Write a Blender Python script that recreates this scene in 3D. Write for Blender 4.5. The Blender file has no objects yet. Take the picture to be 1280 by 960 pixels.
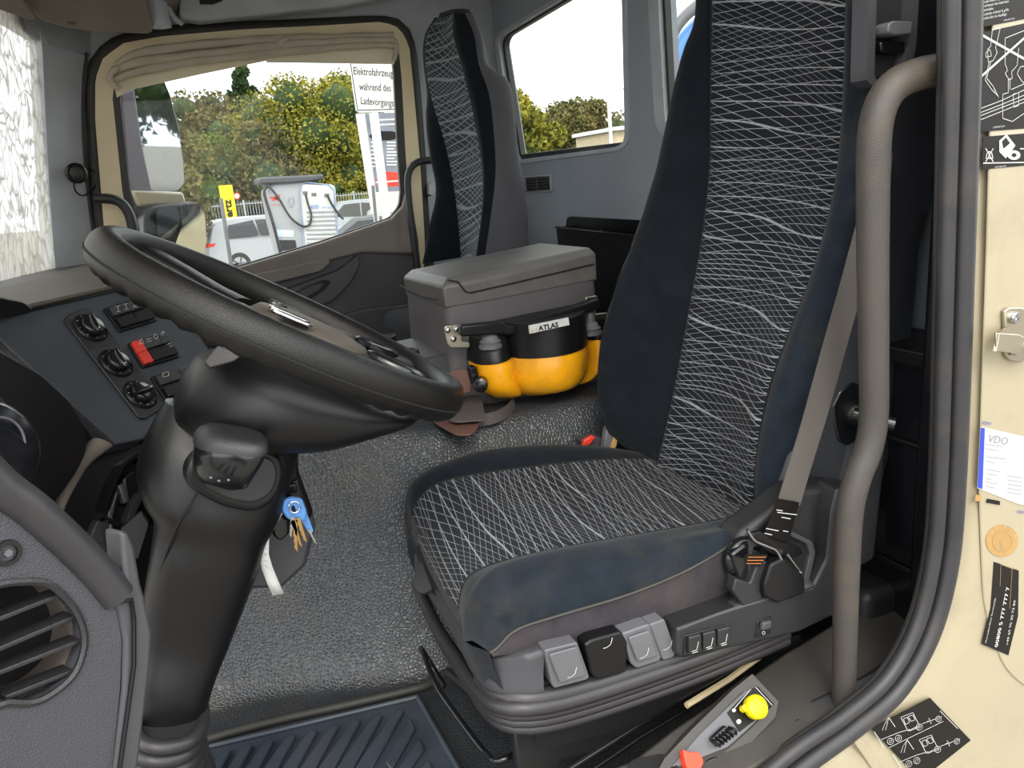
import bpy, bmesh, math, random
from mathutils import Vector, Matrix
random.seed(7)
S = bpy.context.scene
col = S.collection
# ------------------------------------------------------------------ camera
# world: X to the rear of the truck, Y across the cab (driver's doorway at 0.8), Z up, cab floor z = 0
F, PITCH, ROLL, YAW = 950.0, math.radians(15), math.radians(-4.9), math.radians(22.5)
CAM = Vector((0, 0, 1.1))
fw = Vector((math.sin(YAW)*math.cos(PITCH), math.cos(YAW)*math.cos(PITCH), -math.sin(PITCH)))
r0 = Vector((math.cos(YAW), -math.sin(YAW), 0)); u0 = r0.cross(fw)
rt = r0*math.cos(ROLL)+u0*math.sin(ROLL); up = -r0*math.sin(ROLL)+u0*math.cos(ROLL)
cd = bpy.data.cameras.new('camera'); cam = bpy.data.objects.new('camera', cd); col.objects.link(cam)
cd.sensor_width = 36; cd.lens = 36*F/1280; cd.clip_start = .02; cd.clip_end = 500
M = Matrix.Identity(4)
for i in range(3):
    M[i][0] = rt[i]; M[i][1] = up[i]; M[i][2] = -fw[i]; M[i][3] = CAM[i]
cam.matrix_world = M
S.camera = cam
# ------------------------------------------------------------------ sky, sun, exposure
S.view_settings.view_transform = 'Standard'; S.view_settings.look = 'None'
S.view_settings.gamma = 1; S.view_settings.use_curve_mapping = False
S.view_settings.exposure = 1.0
W = bpy.data.worlds.new('overcast_sky'); S.world = W; W.use_nodes = True
nt = W.node_tree; nt.nodes.clear()
o = nt.nodes.new('ShaderNodeOutputWorld'); b = nt.nodes.new('ShaderNodeBackground')
tc = nt.nodes.new('ShaderNodeTexCoord'); nz = nt.nodes.new('ShaderNodeTexNoise')
cr = nt.nodes.new('ShaderNodeValToRGB')
nz.inputs['Scale'].default_value = 2.2; nz.inputs['Detail'].default_value = 5
cr.color_ramp.elements[0].position = .35; cr.color_ramp.elements[0].color = (.72, .80, .90, 1)
cr.color_ramp.elements[1].position = .6; cr.color_ramp.elements[1].color = (1, .98, .93, 1)
nt.links.new(tc.outputs['Generated'], nz.inputs['Vector']); nt.links.new(nz.outputs['Fac'], cr.inputs['Fac'])
nt.links.new(cr.outputs['Color'], b.inputs['Color']); nt.links.new(b.outputs[0], o.inputs[0])
b.inputs['Strength'].default_value = 2.0
sd = bpy.data.lights.new('sun', 'SUN'); sd.energy = 0.9; sd.angle = math.radians(25); sd.color = (1, .93, .8)
sun = bpy.data.objects.new('sun', sd); col.objects.link(sun)
sun.rotation_euler = Vector((.25, .75, -.75)).to_track_quat('-Z', 'Y').to_euler()
# ------------------------------------------------------------------ geometry helpers
def V(px, py, X=None, Y=None, Z=None):
    d = fw*F + rt*(px-640) + up*(480-py)
    if X is not None: t = (X-CAM.x)/d.x
    elif Y is not None: t = (Y-CAM.y)/d.y
    else: t = (Z-CAM.z)/d.z
    return CAM + d*t
class Plane:
    """a real plane in the scene; hit() turns a pixel of the photograph into a point on it"""
    def __init__(s, p, n):
        s.p = Vector(p); s.n = Vector(n).normalized()
        if s.n.dot(CAM-s.p) < 0: s.n = -s.n
    @classmethod
    def three(c, a, b, d): return c(a, (b-a).cross(d-a))
    def hit(s, px, py, off=0):
        d = fw*F + rt*(px-640) + up*(480-py)
        t = (s.p+s.n*off-CAM).dot(s.n)/d.dot(s.n)
        return CAM + d*t
    def off(s, px, py, o): return s.hit(px, py) + s.n*o
def YP(y): return Plane((0, y, 0), (0, -1, 0))
def XP(x): return Plane((x, 0, 0), (-1, 0, 0))
def ZP(z): return Plane((0, 0, z), (0, 0, 1))
def cat(pts, n, closed=False):
    """Catmull-Rom resampling by arc length"""
    pts = [Vector(p) for p in pts]; m = len(pts)
    if m == 2 and not closed: return [pts[0].lerp(pts[1], i/(n-1)) for i in range(n)]
    segs = m if closed else m-1; K = 8; dense = []
    for i in range(segs):
        if closed: p0, p1, p2, p3 = pts[(i-1) % m], pts[i], pts[(i+1) % m], pts[(i+2) % m]
        else:
            p1, p2 = pts[i], pts[i+1]
            p0 = pts[i-1] if i else p1*2-p2
            p3 = pts[i+2] if i+2 < m else p2*2-p1
        for k in range(K):
            t = k/K
            dense.append(.5*((2*p1)+(p2-p0)*t+(2*p0-5*p1+4*p2-p3)*t*t+(3*p1-p0-3*p2+p3)*t**3))
    dense.append(pts[0].copy() if closed else pts[-1].copy())
    L = [0]
    for a, b_ in zip(dense, dense[1:]): L.append(L[-1]+(b_-a).length)
    out = []; j = 0; cnt = n if closed else n-1
    for i in range(n):
        s = L[-1]*i/cnt
        while j < len(L)-2 and L[j+1] < s: j += 1
        q = (s-L[j])/max(L[j+1]-L[j], 1e-9)
        out.append(dense[j].lerp(dense[j+1], min(max(q, 0), 1)))
    return out
def resamp(pts, n):
    """resample a closed polyline with straight edges"""
    pts = [Vector(p) for p in pts]; pts.append(pts[0]); L = [0]
    for a, b_ in zip(pts, pts[1:]): L.append(L[-1]+(b_-a).length)
    out = []; j = 0
    for i in range(n):
        s = L[-1]*i/n
        while j < len(L)-2 and L[j+1] < s: j += 1
        out.append(pts[j].lerp(pts[j+1], (s-L[j])/max(L[j+1]-L[j], 1e-9)))
    return out
def rnd(pts, r, k=5):
    """round the corners of a polygon (2-D or 3-D points); r in the same unit"""
    out = []; n = len(pts); pts = [Vector(p) for p in pts]
    for i in range(n):
        a, p, c = pts[i-1], pts[i], pts[(i+1) % n]
        ri = r[i] if isinstance(r, (list, tuple)) else r
        da, dc = a-p, c-p
        q = min(ri, da.length*.48, dc.length*.48)
        A = p+da.normalized()*q; C_ = p+dc.normalized()*q
        if q < 1e-6: out.append(p); continue
        for j in range(k+1):
            t = j/k
            out.append(A*(1-t)**2+p*2*t*(1-t)+C_*t*t)
    return out
def mesh(name, verts, faces, mat, parent=None, smooth=True, uv=None, bevel=0, solid=0, seg=2, sub=0, angle=None):
    me = bpy.data.meshes.new(name); me.from_pydata([tuple(v) for v in verts], [], faces); me.update()
    if uv:
        l = me.uv_layers.new(name='UVMap')
        for lp in me.loops: l.data[lp.index].uv = uv[lp.vertex_index]
    bm = bmesh.new(); bm.from_mesh(me)
    bmesh.ops.recalc_face_normals(bm, faces=bm.faces); bm.to_mesh(me); bm.free()
    ob = bpy.data.objects.new(name, me); col.objects.link(ob)
    me.materials.append(mat)
    if smooth:
        me.polygons.foreach_set('use_smooth', [True]*len(me.polygons))
        me.set_sharp_from_angle(angle=math.radians(angle or (40 if bevel else 55)))
    if solid:
        m = ob.modifiers.new('solid', 'SOLIDIFY'); m.thickness = abs(solid); m.offset = -1 if solid > 0 else 1
    if bevel:
        m = ob.modifiers.new('bevel', 'BEVEL'); m.width = bevel; m.segments = seg; m.limit_method = 'ANGLE'; m.angle_limit = math.radians(35); m.harden_normals = False
    if sub:
        m = ob.modifiers.new('sub', 'SUBSURF'); m.levels = sub; m.render_levels = sub
    if parent is not None:
        ob.parent = parent; ob.location = -Vector(parent.location) if parent.parent is None else (0, 0, 0)
    return ob
class MB:
    """collects several shapes into one mesh"""
    def __init__(s): s.v = []; s.f = []; s.uv = []
    def add(s, v, f, uv=None):
        n = len(s.v); s.v += [Vector(p) for p in v]; s.f += [tuple(i+n for i in q) for q in f]
        s.uv += uv or [(p[0], p[1]) for p in v]; return s
    def box(s, c, sz, R=None):
        c = Vector(c); hx, hy, hz = [q/2 for q in sz]
        v = [Vector((x, y, z)) for x in (-hx, hx) for y in (-hy, hy) for z in (-hz, hz)]
        if R: v = [R @ p for p in v]
        return s.add([c+p for p in v], [(0, 1, 3, 2), (4, 6, 7, 5), (0, 4, 5, 1), (2, 3, 7, 6), (0, 2, 6, 4), (1, 5, 7, 3)])
    def prism(s, pts, vec):
        n = len(pts); vec = Vector(vec)
        v = list(pts)+[Vector(p)+vec for p in pts]
        f = [tuple(range(n)), tuple(range(2*n-1, n-1, -1))]+[(i, (i+1) % n, (i+1) % n+n, i+n) for i in range(n)]
        return s.add(v, f)
    def loft(s, rows, closed=True, caps=True):
        n = len(rows[0]); v = [p for r in rows for p in r]; f = []
        for i in range(len(rows)-1):
            for j in range(n if closed else n-1):
                k = (j+1) % n
                f.append((i*n+j, i*n+k, (i+1)*n+k, (i+1)*n+j))
        if caps and closed:
            f.append(tuple(range(n))); f.append(tuple((len(rows)-1)*n+j for j in range(n)))
        return s.add(v, f)
    def tube(s, pts, r, k=10, n=None, caps=True):
        P = cat(pts, n) if n else [Vector(p) for p in pts]
        rs = r if isinstance(r, (list, tuple)) else None; rows = []; prev = None
        for i, p in enumerate(P):
            t = (P[min(i+1, len(P)-1)]-P[max(i-1, 0)]).normalized()
            if prev is None:
                a = Vector((0, 0, 1)) if abs(t.z) < .9 else Vector((1, 0, 0)); prev = t.cross(a).normalized()
            else: prev = (prev-t*prev.dot(t)).normalized()
            q = t.cross(prev)
            if rs:
                x = i/(len(P)-1)*(len(rs)-1); j = min(int(x), len(rs)-2); R_ = rs[j]+(rs[j+1]-rs[j])*(x-j)
            else: R_ = r
            rows.append([p+prev*R_*math.cos(2*math.pi*h/k)+q*R_*math.sin(2*math.pi*h/k) for h in range(k)])
        return s.loft(rows, True, caps)
    def lathe(s, c, ax, prof, k=24):
        """prof: list of (radius, height along axis)"""
        c = Vector(c); ax = Vector(ax).normalized()
        a = Vector((0, 0, 1)) if abs(ax.z) < .9 else Vector((1, 0, 0)); e1 = ax.cross(a).normalized(); e2 = ax.cross(e1)
        rows = [[c+ax*h+(e1*math.cos(2*math.pi*i/k)+e2*math.sin(2*math.pi*i/k))*max(r, 1e-4) for i in range(k)] for r, h in prof]
        return s.loft(rows)
    def ribbon(s, pts, wvec, th):
        """flat strap: centre line, half-width vector per point, thickness vector"""
        rows = []
        for i, p in enumerate(pts):
            w = Vector(wvec[i]) if isinstance(wvec, list) else Vector(wvec)
            t = (pts[min(i+1, len(pts)-1)]-pts[max(i-1, 0)]).normalized(); n = t.cross(w).normalized()*th/2
            rows.append([p-w-n, p+w-n, p+w+n, p-w+n])
        return s.loft(rows)
    def build(s, name, mat, parent=None, **k):
        if k.pop('use_uv', False): k['uv'] = s.uv
        return mesh(name, s.v, s.f, mat, parent, **k)
def surf(lines, nu, nv):
    """smooth grid through control lines (each a list of 3-D points)"""
    L = [cat(l, nu) for l in lines]; out = []
    cols = [cat([l[i] for l in L], nv) for i in range(nu)]
    return cols            # nu columns of nv points
def grid(cols, name, mat, parent=None, uvscale=True, **k):
    nu, nv = len(cols), len(cols[0]); v = [p for c in cols for p in c]; f = []; uv = []
    ul = [0]; mid = nv//2
    for i in range(1, nu): ul.append(ul[-1]+(cols[i][mid]-cols[i-1][mid]).length)
    for i in range(nu):
        w = 0
        for j in range(nv):
            if j: w += (cols[i][j]-cols[i][j-1]).length
            uv.append((w, ul[i]))
    for i in range(nu-1):
        for j in range(nv-1): f.append((i*nv+j, i*nv+j+1, (i+1)*nv+j+1, (i+1)*nv+j))
    return mesh(name, v, f, mat, parent, uv=uv, **k)
def slab(name, pl, pts, th, mat, parent=None, off=0, bevel=.002, r=0, **k):
    """pixel outline put on a real plane, th metres thick (towards the inside of the wall)"""
    if r: pts = [(p.x, p.y) for p in rnd([Vector((x, y, 0)) for x, y in pts], r)]
    P = [pl.off(x, y, off) for x, y in pts]
    return MB().prism(P, -pl.n*th).build(name, mat, parent, bevel=bevel, **k)
def ringslab(name, pl, outer, inner, th, mat, parent=None, off=0, N=72, **k):
    """plate with a hole: two pixel outlines, joined from the point nearest angle to angle"""
    def prep(pts):
        P = [pl.off(x, y, off) for x, y in pts]
        c = sum((pl.hit(x, y) for x, y in inner), Vector())/len(inner)
        e1 = pl.n.cross(Vector((0, 0, 1)) if abs(pl.n.z) < .9 else Vector((1, 0, 0))).normalized(); e2 = pl.n.cross(e1)
        D = []
        for q in range(N):
            a = 2*math.pi*q/N; dx, dy = math.cos(a), math.sin(a); best = None
            for i in range(len(P)):
                A = P[i-1]-c; B = P[i]-c; ax, ay, bx, by = A.dot(e1), A.dot(e2), B.dot(e1), B.dot(e2)
                ex, ey = bx-ax, by-ay; den = dx*ey-dy*ex
                if abs(den) < 1e-12: continue
                t = (ax*ey-ay*ex)/den; s_ = (ax*dy-ay*dx)/den
                if t > 0 and -1e-6 <= s_ <= 1+1e-6 and (best is None or t > best): best = t
            D.append(c+(e1*dx+e2*dy)*(best or .01)+pl.n*off)
        return D
    O, I = prep(outer), prep(inner); t = -pl.n*th
    m = MB().loft([O, I, [p+t for p in I], [p+t for p in O], O], True, False)
    return m.build(name, mat, parent, **k)
def thing(name, label, cat_, loc=(0, 0, 0), group=None):
    o = bpy.data.objects.new(name, None); col.objects.link(o); o.location = loc; o.empty_display_size = .05
    o['label'] = label; o['category'] = cat_
    if group: o['group'] = group
    return o
def tag(o, label, cat_, group=None):
    o['label'] = label; o['category'] = cat_
    if group: o['group'] = group
    return o
def st(o): o['kind'] = 'structure'; return o
def stuff(o): o['kind'] = 'stuff'; return o
def fix(o, parent):
    o.parent = parent; o.location = (0, 0, 0); return o
TEXTS = []
def text(s, pl, p0, p1, h, mat, parent, off=.0006, name='lettering', bold=0, sx=1.0):
    """writing from pixel p0 towards p1 on a real plane; h = letter height in metres"""
    a = pl.hit(*p0); b_ = pl.hit(*p1); x = (b_-a).normalized(); y = pl.n.cross(x)
    c = bpy.data.curves.new(name, 'FONT'); c.body = s; c.size = h*1.4; c.offset = bold; c.resolution_u = 2
    o = bpy.data.objects.new(name, c); col.objects.link(o)
    m = Matrix.Identity(4); a = a+pl.n*off
    for i in range(3): m[i][0] = x[i]*sx; m[i][1] = y[i]; m[i][2] = pl.n[i]; m[i][3] = a[i]
    TEXTS.append((o, m, mat, parent, name))
def flush_texts():
    bpy.context.view_layer.update(); dg = bpy.context.evaluated_depsgraph_get()
    for o, m, mat, parent, name in TEXTS:
        me = bpy.data.meshes.new_from_object(o.evaluated_get(dg)); me.transform(m); me.materials.clear(); me.materials.append(mat)
        n = bpy.data.objects.new(name, me); col.objects.link(n)
        n.parent = parent
        n.location = -Vector(parent.location) if parent.parent is None else (0, 0, 0)
        cu = o.data; bpy.data.objects.remove(o); bpy.data.curves.remove(cu)
def lines(name, pl, polys, w, mat, parent, off=.0006):
    """thin printed line work"""
    m = MB()
    for poly in polys:
        P = [pl.off(x, y, off) for x, y in poly]
        for a, b_ in zip(P, P[1:]):
            d = (b_-a)
            if d.length < 1e-6: continue
            s = pl.n.cross(d.normalized())*w/2; e = d.normalized()*w*.4
            m.add([a-s-e, b_-s+e, b_+s+e, a+s-e], [(0, 1, 2, 3)])
    return m.build(name, mat, parent, smooth=False)
# ------------------------------------------------------------------ materials
def lin(h):
    h = h.lstrip('#'); c = [int(h[i:i+2], 16)/255 for i in (0, 2, 4)]
    return tuple(x/12.92 if x <= .04045 else ((x+.055)/1.055)**2.4 for x in c)+(1,)
def mat(name, c, rough=.5, metal=0, grain=0, gs=400, var=.12, vs=6, c2=None, spec=.5, dirt=None, ds=9, trans=0, emit=0, coat=0, sheen=0):
    m = bpy.data.materials.new(name); m.use_nodes = True; t = m.node_tree; n = t.nodes; L = t.links
    bs = n['Principled BSDF']; c = lin(c) if isinstance(c, str) else c
    bs.inputs['Roughness'].default_value = rough; bs.inputs['Metallic'].default_value = metal
    bs.inputs['Specular IOR Level'].default_value = spec; bs.inputs['Coat Weight'].default_value = coat
    bs.inputs['Sheen Weight'].default_value = sheen
    bs.inputs['Transmission Weight'].default_value = trans
    tc = n.new('ShaderNodeTexCoord')
    n1 = n.new('ShaderNodeTexNoise'); n1.inputs['Scale'].default_value = vs; n1.inputs['Detail'].default_value = 6
    L.new(tc.outputs['Object'], n1.inputs['Vector'])
    r = n.new('ShaderNodeValToRGB'); r.color_ramp.elements[0].position = .3; r.color_ramp.elements[1].position = .7
    c2_ = lin(c2) if c2 else tuple(x*(1+var) for x in c[:3])+(1,)
    r.color_ramp.elements[0].color = tuple(x*(1-var) for x in c[:3])+(1,) if not c2 else c
    r.color_ramp.elements[1].color = c2_
    L.new(n1.outputs['Fac'], r.inputs['Fac']); out = r.outputs['Color']
    if dirt:
        n2 = n.new('ShaderNodeTexNoise'); n2.inputs['Scale'].default_value = ds; n2.inputs['Detail'].default_value = 8; n2.inputs['Roughness'].default_value = .7
        L.new(tc.outputs['Object'], n2.inputs['Vector'])
        rr = n.new('ShaderNodeValToRGB'); rr.color_ramp.elements[0].position = .5; rr.color_ramp.elements[1].position = .78
        L.new(n2.outputs['Fac'], rr.inputs['Fac'])
        mx = n.new('ShaderNodeMix'); mx.data_type = 'RGBA'
        L.new(rr.outputs['Color'], mx.inputs[0]); L.new(out, mx.inputs[6]); mx.inputs[7].default_value = lin(dirt); out = mx.outputs[2]
    L.new(out, bs.inputs['Base Color'])
    if grain:
        v = n.new('ShaderNodeTexVoronoi'); v.inputs['Scale'].default_value = gs; v.feature = 'DISTANCE_TO_EDGE'
        L.new(tc.outputs['Object'], v.inputs['Vector'])
        bp = n.new('ShaderNodeBump'); bp.inputs['Strength'].default_value = grain; bp.inputs['Distance'].default_value = .0012 if gs > 150 else .004
        mr = n.new('ShaderNodeMath'); mr.operation = 'MINIMUM'; mr.inputs[1].default_value = .25
        L.new(v.outputs['Distance'], mr.inputs[0]); L.new(mr.outputs[0], bp.inputs['Height']); L.new(bp.outputs[0], bs.inputs['Normal'])
    if emit:
        L.new(out, bs.inputs['Emission Color']); bs.inputs['Emission Strength'].default_value = emit
    return m
def net_mat(name, base, line, N=70, w=.045, dens=1.0):
    """dark upholstery with two families of wavy pale threads, in UV metres"""
    m = mat(name, base, .9, var=.15, vs=40, sheen=.04, spec=.2); t = m.node_tree; n = t.nodes; L = t.links; bs = n['Principled BSDF']
    uv = n.new('ShaderNodeUVMap'); sp = n.new('ShaderNodeSeparateXYZ'); L.new(uv.outputs[0], sp.inputs[0])
    def op(o, a, b_=None):
        x = n.new('ShaderNodeMath'); x.operation = o
        for i, q in enumerate((a, b_)):
            if q is None: continue
            if isinstance(q, (int, float)): x.inputs[i].default_value = q
            else: L.new(q, x.inputs[i])
        return x.outputs[0]
    U, Vv = sp.outputs[0], sp.outputs[1]
    masks = []
    for (s, amp, k, kv, ph, N_) in ((17, .9, 10, 22, 0, N), (-19, .9, 9, -26, 1.7, N*.95), (3, .45, 7, 31, 3.1, N*.45)):
        ang = op('ADD', op('ADD', op('MULTIPLY', U, k), op('MULTIPLY', Vv, kv)), ph)
        a2 = op('ADD', op('MULTIPLY', U, k*2.3), op('MULTIPLY', Vv, kv*2.1))
        f = op('ADD', op('ADD', op('MULTIPLY', Vv, N_), op('MULTIPLY', U, s)), op('ADD', op('MULTIPLY', op('SINE', ang), amp), op('MULTIPLY', op('SINE', a2), amp*.2)))
        d = op('ABSOLUTE', op('SUBTRACT', op('FRACT', f), .5))
        masks.append(op('SUBTRACT', 1.0, op('SMOOTHSTEP', d) if False else op('MINIMUM', op('DIVIDE', d, w), 1.0)))
    mm = op('MAXIMUM', op('MAXIMUM', masks[0], masks[1]), masks[2])
    mm = op('MINIMUM', op('MULTIPLY', mm, 1.7), 1.0)
    nz = n.new('ShaderNodeTexNoise'); nz.inputs['Scale'].default_value = 60; L.new(uv.outputs[0], nz.inputs['Vector'])
    mm = op('MULTIPLY', mm, op('MINIMUM', op('ADD', nz.outputs['Fac'], .3*dens), 1.0))
    mx = n.new('ShaderNodeMix'); mx.data_type = 'RGBA'
    src = bs.inputs['Base Color'].links[0].from_socket
    L.new(mm, mx.inputs[0]); L.new(src, mx.inputs[6]); mx.inputs[7].default_value = lin(line); L.new(mx.outputs[2], bs.inputs['Base Color'])
    bp = n.new('ShaderNodeBump'); bp.inputs['Strength'].default_value = .35; bp.inputs['Distance'].default_value = .001; L.new(mm, bp.inputs['Height']); L.new(bp.outputs[0], bs.inputs['Normal'])
    return m
def velvet(name, c, dirt='#55504c'):
    m = mat(name, c, .95, var=.25, vs=25, sheen=.08, spec=.15, dirt=dirt, ds=5); t = m.node_tree; n = t.nodes; L = t.links
    nz = n.new('ShaderNodeTexNoise'); nz.inputs['Scale'].default_value = 350; nz.inputs['Detail'].default_value = 2
    tc = n.new('ShaderNodeTexCoord'); L.new(tc.outputs['Object'], nz.inputs['Vector'])
    bp = n.new('ShaderNodeBump'); bp.inputs['Strength'].default_value = .5; bp.inputs['Distance'].default_value = .002
    L.new(nz.outputs['Fac'], bp.inputs['Height']); L.new(bp.outputs[0], n['Principled BSDF'].inputs['Normal'])
    return m
def glass(name, tint=(1, 1, 1, 1), rough=0):
    m = bpy.data.materials.new(name); m.use_nodes = True; t = m.node_tree; n = t.nodes; L = t.links; n.clear()
    o = n.new('ShaderNodeOutputMaterial'); mx = n.new('ShaderNodeMixShader'); tr = n.new('ShaderNodeBsdfTransparent'); gl = n.new('ShaderNodeBsdfGlossy')
    lw = n.new('ShaderNodeLayerWeight'); lw.inputs[0].default_value = .5; pw = n.new('ShaderNodeMath'); pw.operation = 'POWER'; pw.inputs[1].default_value = 4; fr = n.new('ShaderNodeMath'); fr.operation = 'MULTIPLY_ADD'; fr.inputs[1].default_value = .07; fr.inputs[2].default_value = .008; L.new(lw.outputs['Facing'], pw.inputs[0]); L.new(pw.outputs[0], fr.inputs[0]); gl.inputs['Roughness'].default_value = rough; tr.inputs[0].default_value = tint
    L.new(fr.outputs[0], mx.inputs[0]); L.new(tr.outputs[0], mx.inputs[1]); L.new(gl.outputs[0], mx.inputs[2]); L.new(mx.outputs[0], o.inputs[0])
    return m
M_ = dict(
 plastic=mat('dark_plastic', '#252527', .42, grain=.5, gs=420, var=.08),
 plasticb=mat('black_plastic', '#101012', .36, grain=.25, gs=500, spec=.35),
 gloss=mat('gloss_black', '#121316', .22, spec=.6),
 grey=mat('grey_plastic', '#3d3d41', .48, grain=.35, gs=500, var=.08),
 greyl=mat('light_grey_plastic', '#5c5c60', .4, grain=.2, gs=600),
 door=mat('door_plastic', '#474344', .5, grain=.4, gs=350, var=.1),
 doorhi=mat('door_lit_plastic', '#746b62', .55, grain=.4, gs=350),  # lighter copy of the door plastic, highlight on the rail put into its colour
 wall=mat('cab_wall', '#a9adb1', .7, var=.05, vs=3, grain=.15, gs=700, dirt='#9d9fa2'),
 rearw=mat('rear_panel', '#989ea6', .75, var=.06, vs=4, grain=.15, gs=700),
 pillar=mat('pillar_plastic', '#b4b8bd', .6, grain=.2, gs=500),
 brown=mat('brown_plastic', '#776d64', .6, grain=.15, gs=500),
 cream=mat('cream_paint', '#a0967d', .3, var=.05, vs=3, coat=.4, dirt='#908570', ds=4),
 creamt=mat('cream_trim', '#dbcaa4', .45, var=.06),
 rubber=mat('rubber', '#34332f', .6, var=.12, vs=20),
 rubberg=mat('rubber_seal', '#2c2b2e', .45, var=.15, vs=15, dirt='#3b3733', ds=12),
 floor=mat('rubber_floor', '#33363a', .36, grain=.9, gs=120, var=.15, vs=5, dirt='#474239', ds=4, spec=.6),
 mat_=mat('mat_rubber', '#343b44', .45, var=.2, vs=10, dirt='#3d3a36', ds=6),
 wheel=mat('wheel_leather', '#100f0e', .38, spec=.38, grain=.6, gs=450, var=.12, dirt='#191614', ds=8),
 velvet=velvet('blue_black_velvet', '#11161c', '#181b20'),
 velvetw=velvet('worn_blue_velvet', '#1a2129', '#38352f'),
 shellf=velvet('grey_seat_fabric', '#332f33', '#433d38'),
 net=net_mat('net_fabric', '#171a21', '#a2a5a9'),
 net2=net_mat('net_fabric_pale', '#2a3038', '#8f989d', N=60, w=.10),
 chrome=mat('chrome', '#b8b8ba', .22, 1),
 zinc=mat('zinc_metal', '#b9b2a0', .35, 1, var=.15),
 steel=mat('blackened_steel', '#17181a', .35, spec=.6),
 yellow=mat('yellow_plastic', '#e09a0c', .35, var=.1, vs=8, dirt='#a87c2e', ds=9),
 yellowb=mat('bright_yellow', '#e0cc00', .4), red=mat('red_plastic', '#d03a2c', .4), redo=mat('orange_red', '#e04020', .4),
 white=mat('white_print', '#bdbdbb', .5, var=.02), whitep=mat('white_paint', '#979a9e', .3, var=.03),
 blackp=mat('black_print', '#0d0a09', .5, var=.1, spec=.3), bluep=mat('blue_print', '#2b3fb0', .4), greyp=mat('grey_print', '#8a8c96', .5),
 brownp=mat('brown_print', '#a8844e', .5), strap=mat('strap', '#4c4744', .8, grain=.3, gs=900), belt=mat('belt_web', '#514c48', .75, var=.08, grain=.4, gs=1200),
 leather=mat('brown_leather', '#5c3f36', .6, grain=.3, gs=400, var=.2), rail=mat('rail_paint', '#3e3a37', .5, grain=.8, gs=320, var=.1, dirt='#51483b', ds=7),
 curtain=mat('curtain_cloth', '#b8ac99', .9, var=.1, vs=12), blind=mat('blind_cloth', '#e2d7ba', .9, var=.05),
 mirror=mat('mirror_glass', '#b4b8ba', .02, 1, var=0), glass=glass('window_glass', (.93, .95, .94, 1)), blue=mat('blue_plastic', '#5a92d8', .4), brass=mat('brass_key', '#c9a56a', .3, 1),
 dark=mat('dark_cavity', '#0d0d0e', .8), sill=mat('sill_rubber', '#3b3835', .55, grain=.3, gs=300, var=.15, vs=8, dirt='#4a4238', ds=6), bellow=mat('bellows_rubber', '#2e2c2e', .4, var=.1),
 orange=mat('orange_mark', '#c07030', .5),
)
# ================================================================== THE CAB SHELL
XR, YS, YD, ZC = 1.36, 3.16, 3.10, 1.86       # rear wall, side wall, passenger door plane, ceiling
PR = XP(XR); PS = YP(YS); PD = YP(YD)
def sstep(a, b_, x):
    t = min(max((x-a)/(b_-a), 0), 1); return t*t*(3-2*t)
def zf(x, y):
    q = sstep(-.1, .5, x)
    y0 = 1.64+(1.47-1.64)*q; y1 = 1.92+(1.72-1.92)*q
    h = .525+.06*sstep(.55, .2, x)
    z = h*sstep(y0, y1, y)
    z -= .0*x
    return z
v = []; f = []; nx, ny = 110, 130
for i in range(nx+1):
    for j in range(ny+1):
        x = -.62+(XR+.62)*i/nx; y = .86+(YS-.86)*j/ny; v.append((x, y, zf(x, y)))
for i in range(nx):
    for j in range(ny):
        a = i*(ny+1)+j; f.append((a, a+1, a+ny+2, a+ny+1))
st(mesh('floor', v, f, M_['floor']))
# raised edge moulding of the rubber floor beside the mat
# rear wall with its two windows
w1 = [(p.x, p.y) for p in rnd([Vector((622, 47, 0)), Vector((779, -48, 0)), Vector((784, 183, 0)), Vector((646, 201, 0))], [14, 10, 16, 8])]
w2 = [(p.x, p.y) for p in rnd([Vector((823, -75, 0)), Vector((1100, -250, 0)), Vector((1110, 120, 0)), Vector((836, 172, 0))], [14, 14, 20, 30])]
def wall_with_holes(name, pl, p0, p1, holes, th, m):
    """rectangular wall p0..p1 (in-plane, axis aligned) cut by extruded holes"""
    lo = Vector([min(a, b_) for a, b_ in zip(p0, p1)]); hi = Vector([max(a, b_) for a, b_ in zip(p0, p1)])
    ob = MB().box((lo+hi)/2, [max(q, .001) for q in (hi-lo)]).build(name, m, smooth=False)
    for h in holes:
        P = [pl.off(x, y, .2) for x, y in h]
        c = MB().prism(P, -pl.n*.5).build('cutter', m, smooth=False)
        md = ob.modifiers.new('hole', 'BOOLEAN'); md.operation = 'DIFFERENCE'; md.object = c; md.solver = 'EXACT'
    bpy.context.view_layer.update(); dg = bpy.context.evaluated_depsgraph_get()
    me = bpy.data.meshes.new_from_object(ob.evaluated_get(dg)); ob.modifiers.clear(); ob.data = me
    for c in [o for o in col.objects if o.name.startswith('cutter')]: bpy.data.objects.remove(c)
    return st(ob)
wall_with_holes('wall_rear', PR, (XR, .84, -.02), (XR+.05, YS, ZC), [w1, w2], .05, M_['rearw'])
def inset(pts, k):
    cx = sum(p[0] for p in pts)/len(pts); cy = sum(p[1] for p in pts)/len(pts)
    out = []
    for x, y in pts:
        dx, dy = x-cx, y-cy; L = math.hypot(dx, dy); out.append((x-dx/L*k, y-dy/L*k))
    return out
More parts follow.
